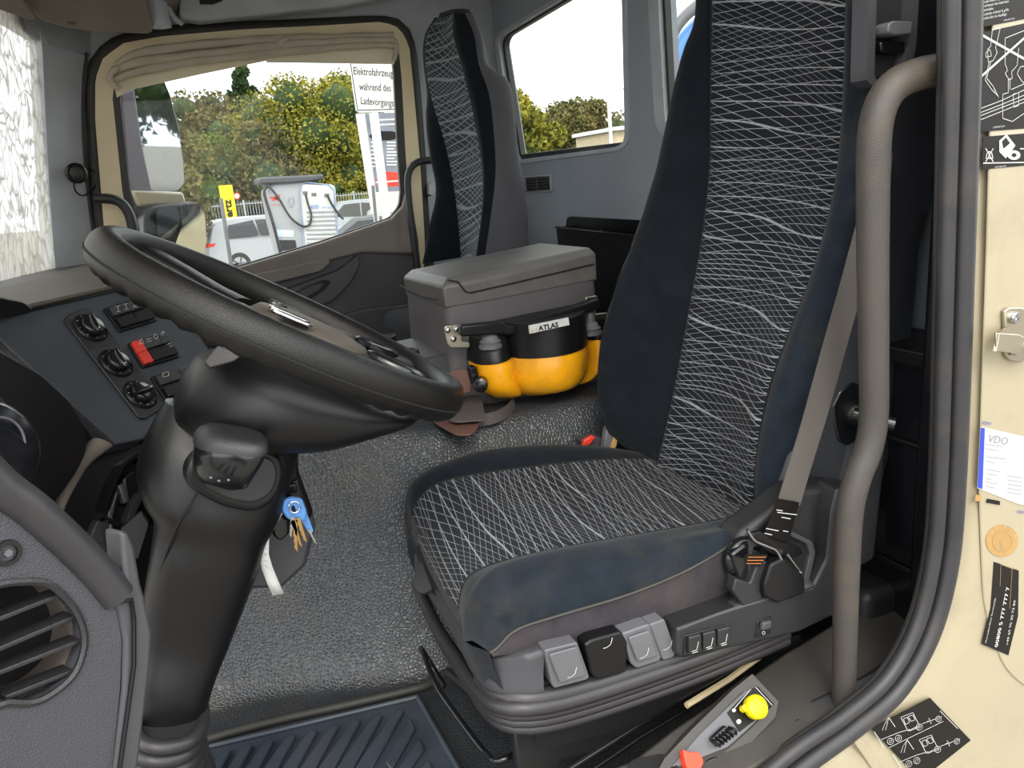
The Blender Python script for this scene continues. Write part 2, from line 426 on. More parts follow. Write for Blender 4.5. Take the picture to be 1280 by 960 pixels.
def offs(pts, k):
    """true outline offset in pixels (positive grows)"""
    n = len(pts); out = []; A = sum(pts[i-1][0]*pts[i][1]-pts[i][0]*pts[i-1][1] for i in range(n)); s = 1 if A > 0 else -1
    for i in range(n):
        (ax, ay), (bx, by), (cx, cy) = pts[i-1], pts[i], pts[(i+1) % n]
        d1 = Vector((bx-ax, by-ay)); d2 = Vector((cx-bx, cy-by))
        if d1.length < 1e-6: d1 = d2
        if d2.length < 1e-6: d2 = d1
        d = (d1.normalized()+d2.normalized())
        if d.length < 1e-6: d = d1
        d = d.normalized(); out.append((bx+s*d.y*k, by-s*d.x*k))
    return out
# rear window 1: rubber frame + glass, dark lower ledge
wo = st(ringslab('window_1', PR, offs(w1, 4), offs(w1, -1), .035, M_['pillar'], off=.006, N=160, angle=40))
fix(ringslab('window_seal', PR, offs(w1, 0), offs(w1, -3.5), .02, M_['rubber'], off=-.012, N=160), wo)
fix(slab('pane', PR, offs(w1, -1), .004, M_['glass'], off=-.03, bevel=0), wo)
fix(slab('lower_ledge', PR, [(650, 193), (783, 177), (784, 181), (775, 187), (650, 201)], .02, M_['plasticb'], off=-.004), wo)
wo = st(ringslab('window_2', PR, offs(w2, 12), offs(w2, -1), .03, M_['pillar'], off=.014, N=120, angle=40))
fix(ringslab('window_seal', PR, offs(w2, 1), offs(w2, -4), .02, M_['rubber'], off=-.0, N=120), wo)
fix(slab('pane', PR, offs(w2, -1), .004, M_['glass'], off=-.03, bevel=0), wo)
# passenger side wall with the door opening
dseal = [(116, 250), (112, 170), (110, 105), (122, 70), (148, 52), (205, 43), (300, 36), (400, 31), (478, 26), (500, 32), (511, 52), (517, 110), (524, 200), (530, 300), (545, 430), (560, 620), (220, 700), (150, 520), (124, 320)]
wall_with_holes('wall_passenger', PS, (-.30, YS, -.02), (XR+.05, YS+.04, ZC), [dseal], .05, M_['wall'])
# sealing rubber round the opening
s = [PS.off(x, y, .012) for x, y in [(166, 560), (134, 330), (124, 260), (118, 170), (116, 110), (126, 77), (150, 56), (205, 44), (300, 38), (400, 33), (475, 30), (498, 36), (509, 56), (516, 110), (523, 200), (530, 300), (545, 420)]]
t1 = st(MB().tube(s, .027, 10, 90).build('trim_1', M_['rubber']))
# ceiling and front header
st(MB().box((.42, 2.0, ZC+.02), (2.0, 2.4, .04)).build('ceiling', M_['wall'], smooth=False))
st(MB().box((-.15, 2.0, 1.80), (.6, 2.35, .10)).build('trim_2', M_['brown'], bevel=.02))
# A-pillar cover
PA = Plane.three(V(58, 60, Y=3.0), V(70, 340, Y=3.0), V(112, 200, Y=3.135))
pil = st(slab('trim_3', PA, [(50, 36), (62, 56), (110, 70), (104, 150), (112, 240), (126, 330), (150, 420), (72, 420), (70, 345), (62, 240), (57, 150), (53, 62)], .05, M_['pillar'], r=3, bevel=.004))
st(slab('trim_4', PA, [(0, -40), (190, -40), (180, 42), (118, 70), (100, 68), (68, 60), (45, 48), (10, 26), (0, 22)], .05, M_['wall'], off=-.004, bevel=.004))
# thin seam strip between the cover and the door seal
st(MB().tube([PA.off(x, y, .002) for x, y in [(108, 66), (104, 100), (103, 150), (107, 220), (117, 300)]], .006, 6, 30).build('trim_5', M_['grey']))
# windscreen: gently curved glass covered in crackle
def crackle():
    m = bpy.data.materials.new('cracked_glass'); m.use_nodes = True; t = m.node_tree; n = t.nodes; L = t.links; n.clear()
    o = n.new('ShaderNodeOutputMaterial'); mx = n.new('ShaderNodeMixShader'); tr = n.new('ShaderNodeBsdfTransparent'); df = n.new('ShaderNodeBsdfTranslucent')
    ad = n.new('ShaderNodeMixShader'); gl = n.new('ShaderNodeBsdfDiffuse'); df.inputs[0].default_value = (.50, .49, .44, 1); gl.inputs[0].default_value = (.5, .49, .45, 1)
    tc = n.new('ShaderNodeTexCoord'); mp = n.new('ShaderNodeMapping'); mp.inputs['Scale'].default_value = (38, 26, 9)
    nz = n.new('ShaderNodeTexNoise'); nz.inputs['Scale'].default_value = 6; L.new(tc.outputs['Object'], mp.inputs[0])
    va = n.new('ShaderNodeVectorMath'); va.operation = 'MULTIPLY_ADD'; L.new(nz.outputs['Color'], va.inputs[0]); va.inputs[1].default_value = (3, 3, 3); L.new(mp.outputs[0], va.inputs[2])
    vo = n.new('ShaderNodeTexVoronoi'); vo.feature = 'DISTANCE_TO_EDGE'; L.new(va.outputs[0], vo.inputs['Vector']); vo.inputs['Scale'].default_value = 1.2
    r = n.new('ShaderNodeValToRGB'); r.color_ramp.elements[0].color = (.95, .95, .95, 1); r.color_ramp.elements[1].color = (.42, .42, .42, 1); r.color_ramp.elements[1].position = .12
    L.new(vo.outputs['Distance'], r.inputs[0]); L.new(r.outputs[0], mx.inputs[0])
    ad.inputs[0].default_value = .45; L.new(df.outputs[0], ad.inputs[1]); L.new(gl.outputs[0], ad.inputs[2])
    L.new(tr.outputs[0], mx.inputs[1]); L.new(ad.outputs[0], mx.inputs[2]); L.new(mx.outputs[0], o.inputs[0])
    return m
cols = []
for i in range(31):
    t = i/30; y = 3.03-t*2.15; x0 = -.27-.15*math.sin(math.pi*t)**.8
    cols.append([Vector((x0+.02*math.sin(9*t+7*k/12)*0-(.13*(1-k/12)), y, .80+1.0*k/12)) for k in range(13)])
# the lower edge is further forward than the upper one
ws = st(grid(cols, 'window_3', crackle(), solid=.004))
# driver's-side body: door aperture jamb (cream), sill and roof rail
PB = YP(.80)
seal_in = [(1168, -120), (1168, 100), (1164, 300), (1160, 480), (1157, 600), (1150, 690), (1132, 770), (1096, 836), (1040, 885), (985, 920), (930, 965), (880, 1010), (780, 1100)]
seal_out = [(1212, -120), (1208, 100), (1202, 300), (1197, 480), (1192, 600), (1184, 700), (1160, 790), (1118, 862), (1060, 912), (1010, 950), (960, 990), (900, 1040), (800, 1130)]
def curve_px(pl, pts, off, n):
    return cat([pl.off(x, y, off) for x, y in pts], n)
A = curve_px(PB, seal_out, .0, 60)
edge_out = [(1600, -200), (1600, 100), (1600, 300), (1600, 480), (1600, 600), (1600, 760), (1600, 900), (1600, 1050), (1600, 1200), (1500, 1300), (1300, 1400), (1100, 1500), (900, 1500)]
E_ = curve_px(PB, edge_out, -.0, 60)
rows = []
for i in range(60):
    a, e = A[i], E_[i]; d = (e-a).normalized()
    rows.append([a+Vector((0, .014, 0)), a+d*.004, a+d*.018+Vector((0, -.012, 0)), a+d*.05+Vector((0, -.022, 0)), a+d*.10+Vector((0, -.024, 0)), a.lerp(e, .6)+Vector((0, -.024, 0)), e+Vector((0, -.024, 0))])
jamb = st(MB().loft(rows, False).build('wall_driver', M_['cream'], angle=60))
PJ = YP(.776)
# slightly raised flat of the pillar, and the fold of the sill
st(slab('trim_6', PJ, [(1243, -120), (1400, -150), (1400, 800), (1300, 870), (1255, 840), (1228, 760), (1222, 600), (1232, 300)], .004, M_['cream'], off=.003, r=30, bevel=.003))
st(slab('trim_7', PJ, [(1062, 921), (1068, 913), (1110, 972), (1190, 1060), (1170, 1080)], .004, M_['cream'], off=.004, bevel=.003))
# door-aperture weather strip: two round lips and the groove between them
sealm = MB()
inner = curve_px(PB, [((a[0]*.74+b_[0]*.26), (a[1]*.74+b_[1]*.26)) for a, b_ in zip(seal_in, seal_out)], .012, 90)
outer = curve_px(PB, [((a[0]*.28+b_[0]*.72), (a[1]*.28+b_[1]*.72)) for a, b_ in zip(seal_in, seal_out)], .018, 90)
ws_root = st(MB().tube(outer, .0155, 12).build('trim_8', M_['rubberg']))
fix(MB().tube(inner, .0125, 12).build('inner_lip', M_['rubberg']), ws_root)
fix(MB().tube([p+Vector((0, .01, 0)) for p in curve_px(PB, [((a[0]*.5+b_[0]*.5), (a[1]*.5+b_[1]*.5)) for a, b_ in zip(seal_in, seal_out)], 0, 90)], .010, 8).build('groove', M_['rubber']), ws_root)
# behind the seal: the inner B-pillar cladding seen past the seat, and the roof rail over the doorway
st(MB().box((1.26, .87, .83), (.24, .06, 2.0)).build('trim_9', M_['gloss'], bevel=.01))
st(MB().box((.42, .83, 1.83), (2.0, .12, .12)).build('trim_10', M_['creamt'], bevel=.02))
st(MB().box((-.50, .86, .7), (.12, .08, 2.2)).build('trim_11', M_['cream'], bevel=.02))
# ---- things on the rear wall
t = thing('air_vent', 'small grey slatted air vent in the rear wall, right of the passenger seat', 'vent', V(675, 240, X=XR))
slab('vent_frame', PR, [(656, 220), (690, 218), (692, 239), (659, 242)], .01, M_['pillar'], t, off=.006, bevel=.002)
slab('dark_backing', PR, [(659, 222), (688, 220), (689, 237), (661, 239)], .004, M_['dark'], t, off=.008, bevel=0)
for k in range(5):
    y = 223+k*3.7
    slab('slat', PR, [(659, y), (688.5, y-2), (688.7, y-.6), (659.2, y+1.4)], .006, M_['grey'], t, off=.012, bevel=0)
slab('divider', PR, [(673, 220.5), (675, 220.3), (676, 238), (674, 238.4)], .006, M_['grey'], t, off=.013, bevel=0)
t = thing('document_box', 'black sheet-metal document box hanging on the rear wall behind the console', 'box', V(750, 400, X=XR))
slab('back_plate', PR, [(712, 272), (716, 270), (808, 275), (812, 292), (850, 560), (730, 560), (708, 296)], .006, M_['plasticb'], t, off=.012)
PDB = XP(XR-.11)
a = [V(695, 284, X=XR-.10), V(812, 297, X=XR-.10), V(860, 470, X=XR-.08), V(716, 470, X=XR-.08)]
MB().prism(a, (.008, 0, 0)).build('front_plate', M_['plasticb'], t, bevel=.002)
b2 = [V(695, 284, X=XR-.10), V(716, 470, X=XR-.08)]
MB().prism([b2[0], b2[0]+Vector((.09, 0, .0)), b2[1]+Vector((.07, 0, 0)), b2[1]], (0, -.006, 0)).build('side_plate', M_['plasticb'], t, bevel=.001)
MB().tube([V(695, 284, X=XR-.10), V(812, 297, X=XR-.10)], .004, 6).build('rolled_rim', M_['gloss'], t)
for x, y in ((719, 285), (756, 288), (804, 290)):
    MB().lathe(PR.off(x, y, .012), (-1, 0, 0), [(.007, 0), (.007, .004), (.004, .007), (.001, .007)], 10).build('bolt', M_['steel'], t)
MB().lathe(V(797, 305, X=XR-.105), (-1, 0, 0), [(.006, 0), (.006, .003), (.003, .006), (.001, .006)], 10).build('bolt', M_['chrome'], t)
t = thing('storage_locker', 'dark blue-black storage locker with stepped front behind the driver seat', 'locker', (1.24, 1.1, 0))
MB().box((1.27, 1.2, .36), (.15, .6, .72)).build('body', M_['gloss'], t, bevel=.01)
for (z, q) in ((.735, .03), (.56, .012), (.30, .014)):
    MB().box((1.235, 1.2, z), (.16 if z > .7 else .10, .6, q)).build('ledge', M_['plasticb'], t, bevel=.004)
MB().box((1.20, 1.02, .17), (.16, .10, .16)).build('pocket', M_['plastic'], t, bevel=.02, seg=4)
# ================================================================== PASSENGER DOOR
door = thing('door_1', 'x', 'x', V(330, 600, Y=YD)); del door['label']; del door['category']; st(door)
glassline = [(147, 118), (160, 96), (200, 82), (300, 72), (400, 62), (480, 56), (492, 62), (495, 100), (499, 180), (503, 240), (501, 258), (488, 274), (400, 304), (300, 334), (262, 345), (200, 340), (180, 320), (160, 240)]
outer_ = [(128, 150), (128, 100), (136, 78), (158, 62), (205, 54), (300, 46), (400, 41), (478, 36), (494, 42), (503, 60), (508, 110), (516, 200), (522, 300), (524, 330), (400, 380), (260, 400), (170, 370), (140, 300)]
ringslab('window_frame', PD, offs(outer_, 9), glassline, .045, M_['creamt'], door, off=0, N=140, angle=40)
g2 = offs(glassline, 7)
ringslab('glass_run', PD, g2, offs(glassline, -2.5), .02, M_['rubber'], door, off=-.004+.006, N=140)
MB().prism([PD.off(x, y, -.03) for x, y in offs(glassline, 1)], (0, .004, 0)).build('pane', M_['glass'], door, smooth=False)
# quarter divider of the window
MB().tube([PD.off(x, y, -.02) for x, y in [(146, 120), (152, 190), (163, 260), (178, 320)]], .007, 8, 20).build('quarter_bar', M_['plasticb'], door)
# inner panel, built as a relief: top rail, recess, pull handle, pocket
rail_t = [(255, 347), (300, 335), (400, 305), (488, 275), (503, 258), (508, 264), (516, 300), (522, 360)]
slab('top_rail', PD, [(240, 350), (300, 333), (400, 303), (487, 273), (501, 258), (505, 240), (514, 262), (521, 300), (522, 318), (450, 316), (400, 329), (345, 346), (300, 360), (240, 372)], .05, M_['doorhi'], door, off=.035, bevel=.012, seg=3)
slab('door_body', PD, [(200, 360), (345, 338), (440, 312), (515, 290), (523, 310), (540, 470), (548, 620), (250, 700), (180, 480)], .05, M_['door'], door, off=.012, bevel=.006)
slab('grab_bar', PD, [(312, 343), (372, 330), (405, 322), (410, 327), (398, 338), (340, 352), (312, 362)], .03, M_['doorhi'], door, off=.06, bevel=.005, r=3)
slab('armrest', PD, [(340, 366), (400, 344), (418, 338), (444, 318), (447, 330), (436, 352), (414, 374), (388, 384), (360, 392)], .05, M_['door'], door, off=.05, bevel=.008, r=4)
slab('handle_recess', PD, [(352, 372), (380, 356), (402, 348), (412, 350), (404, 360), (384, 374), (366, 384), (352, 384)], .01, M_['gloss'], door, off=.0515, bevel=.001, r=5)
slab('pull_handle', PD, [(358, 370), (392, 354), (402, 352), (396, 360), (372, 374), (360, 378)], .012, M_['grey'], door, off=.06, bevel=.003, r=3)
slab('map_pocket', PD, [(400, 400), (450, 385), (535, 375), (545, 500), (420, 540)], .05, M_['door'], door, off=.04, bevel=.01, r=8)
# speck of hinge-side trim
t = tag(MB().tube([V(x, y, Y=3.02) for x, y in [(118, 248), (140, 249), (154, 256), (163, 272), (168, 300), (172, 330)]], .017, 12, 26).build('grab_rail', M_['plastic']), 'dark grab handle on the windscreen pillar beside the passenger window', 'handle')
t = tag(MB().tube([V(x, y, Y=3.02) for x, y in [(556, 200), (530, 201), (517, 206), (510, 220), (511, 250), (516, 290), (521, 330), (526, 370)]], .014, 12, 30).build('grab_rail', M_['plastic']), 'curved grey grab handle beside the passenger seat at the rear door edge', 'handle')
# curtain and blind at the top of the passenger window
t = thing('window_curtain', 'beige gathered cloth curtain bunched along the top of the passenger window', 'curtain', V(320, 100, Y=YD-.03))
def fold(pts, r, Y=YD-.035, m='curtain', name='fold'):
    P = cat([V(x, y, Y=Y) for x, y in pts], 40); k = 14; rows = []
    for i, p in enumerate(P):
        t_ = (P[min(i+1, 39)]-P[max(i-1, 0)]).normalized(); n_ = Vector((0, -1, 0)); u_ = t_.cross(n_)
        e = 1-.35*abs(2*i/39-1)**4
        rows.append([p+n_*.014*math.sin(a)*e+u_*r*math.cos(a)*e*(1+.10*math.sin(i*.9+3*math.cos(a))+.12*math.sin(i*.35)) for a in [2*math.pi*q/k for q in range(k)]])
    MB().loft(rows).build(name, M_[m], t)
fold([(146, 82), (170, 68), (250, 56), (340, 50), (420, 47), (492, 44)], .016)
fold([(140, 92), (165, 80), (240, 70), (330, 60), (420, 52), (492, 50)], .017, YD-.045)
fold([(142, 100), (170, 90), (230, 78), (300, 70), (380, 62), (470, 56), (494, 58)], .013, YD-.05)
fold([(148, 84), (140, 92), (139, 100), (146, 108), (150, 112)], .012, YD-.052)
fold([(492, 48), (495, 58), (494, 68), (492, 76)], .011, YD-.045)
MB().prism([V(x, y, Y=YD-.02) for x, y in [(143, 108), (165, 86), (334, 62), (333, 76), (250, 93), (160, 113), (146, 122)]], (0, .003, 0)).build('hanging_cloth', M_['blind'], t)
MB().prism([V(x, y, Y=YD-.026) for x, y in [(333, 62), (400, 57), (492, 53), (493, 80), (410, 79), (333, 78)]], (0, .003, 0)).build('hanging_cloth', M_['blind'], t)
fold([(338, 68), (346, 60), (352, 52), (360, 48)], .012, YD-.05, 'curtain', 'tie_band')
# sun visor, header parts
PV = Plane(V(100, 30, Y=2.85), (.10, -.55, -.60))
t = thing('sun_visor', 'brown-grey sun visor folded down at the top left', 'visor', PV.hit(110, 20))
slab('visor_panel', PV, [(22, -60), (176, -60), (186, 12), (193, 38), (186, 43), (120, 41), (84, 36), (52, 26), (30, 2)], .02, M_['brown'], t, bevel=.006, r=5)
slab('clip', PV, [(84, 27), (95, 28), (95, 30), (84, 29)], .002, M_['greyl'], t, off=.003, bevel=0)
PV2 = Plane(V(20, 10, Y=2.75), (.1, -.5, -.6))
t = tag(slab('sun_visor', PV2, [(-40, -60), (14, -60), (30, 2), (48, 24), (40, 26), (8, 16), (-40, -2)], .02, M_['brown'], None, bevel=.006, r=4), 'narrow brown-grey visor flap in the very top left corner', 'visor')
t = thing('roller_blind', 'pale grey roller blind tube above the passenger window beside the visor', 'blind', V(195, 10, Y=2.9))
MB().tube([V(184, -60, Y=2.92), V(190, -20, Y=2.92), V(201, 34, Y=2.92)], .034, 16, 10).build('tube', M_['pillar'], t)
MB().tube([V(204, -40, Y=2.97), V(208, 0, Y=2.98), V(218, 22, Y=2.99), V(228, 30, Y=3.0)], .008, 8, 16).build('side_bow', M_['pillar'], t)
PH = YP(3.04)
t = thing('header_console', 'grey overhead trim with a small black button above the passenger window', 'trim', V(330, 10, Y=3.05))
slab('panel', PH, [(212, -80), (500, -80), (512, -8), (420, 8), (250, 26), (226, 22)], .08, M_['pillar'], t, bevel=.012)
slab('button', PH, [(248, -6), (277, -8), (279, 1), (266, 6), (250, 6)], .012, M_['gloss'], t, off=.008, bevel=.002)
# small round microphone with its lead
t = thing('microphone', 'small round black microphone with looped lead on the windscreen pillar', 'microphone', V(87, 218, X=-.31))
c = PA.off(85, 216, .03); ax = (CAM-c).normalized()+Vector((.3, 0, 0))
MB().lathe(c, ax, [(.001, 0), (.028, 0), (.034, .004), (.034, .012), (.029, .015), (.027, .010), (.001, .009)], 24).build('capsule', M_['gloss'], t)
MB().lathe(c, ax, [(.001, .0095), (.022, .0095), (.018, .014), (.001, .016)], 20).build('mesh_cap', M_['rubber'], t)
MB().tube([PA.off(x, y, .02) for x, y in [(92, 212), (98, 211), (108, 212), (115, 218), (114, 230), (106, 240), (96, 244), (88, 238), (86, 228)]], .0028, 6, 40).build('lead', M_['gloss'], t)
MB().tube([PA.off(95, 212, .03), PA.off(101, 212, .022)], .005, 6).build('clamp', M_['brass'], t)
# buckle of the passenger belt
t = tag(slab('belt_tongue', YP(3.10), [(536, 230), (545, 227), (546, 234), (541, 245), (536, 243)], .06, M_['white'], None, bevel=.002), 'small pale belt tongue hanging beside the passenger seat', 'belt tongue')
# ================================================================== DRIVER'S SEAT
def PX(pts, **k): return [V(x, y, **k) for x, y in pts]
seat = thing('driver_seat', 'driver seat in dark blue velour with white net-pattern centre, in the foreground', 'seat', (.72, 1.24, 0))
# --- backrest
S1px = [(891, -110), (890, -30), (889, 60), (888, 140), (887, 210), (877, 300), (859, 400), (840, 500), (822, 580)]
S2px = [(1063, -110), (1061, -30), (1059, 60), (1055, 150), (1044, 240), (1020, 330), (990, 410), (964, 480), (948, 560), (942, 650)]
S1 = cat(PX(S1px, Y=1.44), 60); S2 = cat(PX(S2px, Y=1.08), 60)
def mid(a, b_, t, o): return [p.lerp(q, t)+Vector(o) for p, q in zip(a, b_)]
cols = surf([S1, mid(S1, S2, .06, (-.006, 0, 0)), mid(S1, S2, .3, (.012, 0, 0)), mid(S1, S2, .5, (.018, 0, 0)), mid(S1, S2, .7, (.012, 0, 0)), mid(S1, S2, .94, (-.006, 0, 0)), S2], 90, 30)
grid(cols, 'centre_panel', M_['net'], seat)
O1px = [(893, -110), (893, -30), (888, 30), (868, 62), (851, 110), (838, 165), (824, 220), (800, 290), (776, 350), (760, 400), (752, 450), (752, 500), (764, 538), (790, 562), (822, 584)]
O1 = cat(PX(O1px, Y=1.56), 60)
B1 = [p+Vector((.16, .03, 0)) for p in O1]
def bul(a, b_, t, f_, amt):
    n = len(a); return [p.lerp(q, t)+Vector((-amt, 0, 0))*min(1, f_*(1-abs(2*i/(n-1)-1)**6)+.2) for i, (p, q) in enumerate(zip(a, b_))]
far_b = surf([mid(S1, S1, 0, (.006, 0, 0)), bul(S1, O1, .12, 1, .012), bul(S1, O1, .5, 1, .045), bul(S1, O1, .88, 1, .03), O1, mid(O1, O1, 0, (.05, .025, 0)), B1], 90, 30)
grid(far_b, 'side_bolster', M_['velvet'], seat)
O2px = [(1090, -110), (1088, -30), (1085, 60), (1081, 150), (1073, 240), (1052, 330), (1028, 420), (1006, 500), (985, 570), (962, 652)]
O2 = cat(PX(O2px, Y=1.0), 60)
B2a = cat(PX([(1170, -110), (1168, 0), (1166, 110), (1158, 200), (1146, 290), (1132, 380), (1120, 450), (1100, 560), (1078, 660)], Y=1.0), 60)
near_b = surf([mid(S2, S2, 0, (.006, 0, 0)), bul(S2, O2, .2, 1, .016), bul(S2, O2, .6, 1, .024), O2, mid(O2, B2a, .12, (0, -.012, 0))], 90, 18)
grid(near_b, 'side_bolster', M_['velvetw'], seat)
shell = surf([mid(O2, B2a, .12, (0, -.012, 0)), mid(O2, B2a, .4, (0, -.012, 0)), B2a, mid(B2a, B2a, 0, (.03, .03, 0)), mid(B2a, B1, .5, (.05, 0, 0)), mid(B2a, B1, .9, (.03, 0, 0)), B1], 80, 30)
grid(shell, 'back_shell', mat('seat_side', '#25272c', .75, var=.15, vs=12, grain=.2), seat)
MB().tube([p+Vector((-.001, 0, 0)) for p in S1], .0022, 6).build('seam', M_['dark'], seat)
MB().tube([p+Vector((-.001, 0, 0)) for p in S2], .0022, 6).build('seam', M_['dark'], seat)
for q in (17, 31, 46):       # pressed cross seams of the centre panel
    pass
# --- cushion
Lfo = PX([(503, 640), (503, 612), (512, 592), (540, 575), (600, 560), (690, 556), (770, 566), (850, 590)], Y=1.60)
crest = PX([(512, 660), (509, 618), (522, 596), (556, 578), (610, 562), (690, 556), (765, 561), (840, 580)], Y=1.55)
seamf = PX([(519, 672), (515, 645), (525, 622), (553, 602), (620, 589), (720, 577), (780, 573), (838, 574)], Y=1.48)
frontn = 70
S3 = cat(seamf, frontn)
seamn = PX([(573, 762), (577, 738), (592, 716), (640, 699), (720, 682), (800, 668), (880, 654), (952, 640)], Y=1.06)
S4 = cat(seamn, frontn)
CR = cat(crest, frontn)
OF = [p+Vector((0, .05, -.08)) for p in CR]
m1 = [p.lerp(q, .5)+Vector((0, 0, .012)) for p, q in zip(S3, CR)]
grid(surf([OF, [p+Vector((0, .03, -.03)) for p in CR], CR, m1, S3], 80, 24), 'cushion_bolster', M_['velvet'], seat)
panel_mid = [[p.lerp(q, t)+Vector((0, 0, -.008)) for p, q in zip(S3, S4)] for t in (.3, .5, .7)]
top = surf([S3]+panel_mid+[S4], 100, 40)
grid(top, 'cushion_panel', M_['net'], seat)
# near bolster: seam -> crest -> lower velvet seam -> grey band
crn = cat(PX([(580, 800), (584, 765), (606, 724), (650, 704), (720, 690), (800, 676), (880, 662), (940, 650)], Y=1.0), frontn)
velb = cat(PX([(612, 815), (622, 808), (646, 786), (700, 768), (780, 744), (850, 716), (905, 685), (935, 662)], Y=.945), frontn)
mm1 = [p.lerp(q, .45)+Vector((-.006 if i < 12 else 0, -.012, .016)) for i, (p, q) in enumerate(zip(crn, velb))]
grid(surf([S4, [p.lerp(q, .5)+Vector((0, 0, .006)) for p, q in zip(S4, crn)], crn, mm1, velb], 90, 30), 'cushion_bolster', M_['velvetw'], seat)
bandb = cat(PX([(614, 818), (640, 816), (690, 815), (740, 806), (800, 793), (858, 774), (905, 745), (935, 700)], Y=.955), frontn)
bm_ = [p.lerp(q, .5)+Vector((0, -.01, 0)) for p, q in zip(velb, bandb)]
grid(surf([velb, bm_, bandb, [p+Vector((0, .06, -.005)) for p in bandb]], 80, 16), 'cushion_side', M_['shellf'], seat)
MB().tube([p+Vector((0, -.001, .001)) for p in S4], .002, 6).build('seam', M_['dark'], seat)
MB().tube([p+Vector((0, -.001, .001)) for p in S3], .002, 6).build('seam', M_['dark'], seat)
MB().tube([p+Vector((0, -.002, 0)) for p in velb], .0025, 6).build('seam', M_['rubber'], seat)
# front apron below the net panel
fr = [S3[0]]+[panel_mid[0][0], panel_mid[1][0], panel_mid[2][0]]+[S4[0], crn[0], velb[0]]
fc = cat([OF[0], CR[0]]+fr, 40)
grid([[p, p+Vector((.004, 0, -.03)), p+Vector((.02, 0, -.09)), p+Vector((.10, 0, -.10))] for p in fc], 'cushion_front', M_['velvet'], seat)
pale = MB().lathe(V(596, 652, Y=1.34)+Vector((0, 0, .002)), (0, 0, 1), [(.001, 0), (.010, 0), (.009, .0012), (.001, .0015)], 9).build('worn_spot', M_['shellf'], seat)
MB().box((.50, 1.24, .405), (.30, .48, .05)).build('cushion_underside', M_['shellf'], seat, bevel=.01)
# --- pan and base
Zp = .36
base_m = M_['grey']
pan = MB()
prof = [(0, 0), (0, -.045), (.012, -.075), (.02, -.08)]
oc = [V(521, 700, Y=1.50), V(560, 765, Y=1.26), V(590, 815, Y=1.08)]
# front ledge of the seat pan (seen left of the cushion)
led = cat([V(522, 716, Y=1.50), V(545, 755, Y=1.38), V(572, 800, Y=1.20), V(596, 846, Y=1.04), V(622, 868, Y=.96), V(665, 872, Y=.925), V(684, 868, Y=.92)], 30)
ledt = cat([V(520, 690, Y=1.50), V(540, 722, Y=1.38), V(566, 764, Y=1.20), V(590, 806, Y=1.04), V(612, 820, Y=.965), V(660, 818, Y=.93), V(683, 812, Y=.925)], 30)
pw = [[a.lerp(b_, t)+Vector((-.006*math.sin(math.pi*t), 0, 0)) for a, b_ in zip(ledt, led)] for t in (0, .25, .6, 1)]
g = surf([[p+Vector((.05, .02, .004)) for p in pw[0]]]+pw+[[p+Vector((.05, .02, 0)) for p in pw[-1]]], 50, 20)
grid(g, 'seat_pan', M_['grey'], seat)
MB().lathe(V(592, 812, Y=1.02), (-1, -.5, 0), [(.001, 0), (.006, 0), (.006, .003), (.001, .003)], 10).build('screw', M_['dark'], seat)
# bellows: stacked rubber rolls round the suspension
bpts = [V(523, 742, Y=1.52), V(545, 790, Y=1.40), V(575, 838, Y=1.20), V(600, 876, Y=1.04), V(626, 897, Y=.95), V(668, 900, Y=.92), V(730, 886, Y=.92), V(820, 856, Y=.92), V(900, 826, Y=.92), V(985, 790, Y=.93)]
bl = seat
for k in range(4):
    P = [p+Vector((0, 0, .022-k*.016))+Vector((.003*k, .004*k, 0)) for p in cat(bpts, 50)]
    MB().tube(P, .013 if k == 0 else .010, 8).build('bellows_fold', M_['bellow'], seat)
MB().tube([p+Vector((.01, .01, .03)) for p in cat(bpts[3:], 30)], .016, 8).build('bellows_fold', M_['bellow'], seat)
mb = MB().prism([V(620, 700, Y=1.0)*1, V(620, 700, Y=1.0)+Vector((.55, 0, .05)), V(620, 700, Y=1.0)+Vector((.55, 0, -.1)), V(640, 800, Y=1.0)], (0, .45, 0))
MB().box((.68, 1.24, .33), (.66, .46, .10)).build('suspension_top', M_['plasticb'], seat, bevel=.02)
# black steel plinth
PLp = Plane.three(V(650, 905, Y=.97), V(660, 980, Y=.97), V(990, 800, Y=1.0))
slab('plinth_side', PLp, [(642, 905), (700, 892), (860, 842), (1000, 794), (1010, 806), (930, 832), (760, 930), (716, 975), (650, 985)], .02, M_['steel'], seat, bevel=.004)
slab('plinth_panel', PLp, [(668, 915), (700, 905), (860, 850), (920, 832), (900, 845), (760, 915), (680, 934), (668, 930)], .004, M_['steel'], seat, off=.004, bevel=.004, r=6)
MB().tube([V(560, 840, Y=1.45), V(642, 905, Y=.99)], .01, 6).build('plinth_edge', M_['steel'], seat)
MB().prism([V(655, 905, Y=.99), V(655, 985, Y=.99), V(655, 985, Y=.99)+Vector((.14, .40, 0)), V(655, 905, Y=.99)+Vector((.14, .40, 0))], (.02, 0, 0)).build('plinth_front', M_['steel'], seat, bevel=.003)
MB().tube([V(706, 965, Y=.96), V(800, 905, Y=1.0), V(900, 842, Y=1.04), V(975, 802, Y=1.08)], .006, 8).build('slide_rail', M_['steel'], seat)
MB().tube([V(718, 978, Y=.93), V(800, 922, Y=.97), V(870, 880, Y=1.0)], .004, 8).build('slide_rail', M_['plasticb'], seat)
MB().tube([V(858, 882, Y=.98), V(910, 850, Y=1.0), V(978, 800, Y=1.04)], .006, 6).build('wear_strip', M_['creamt'], seat)
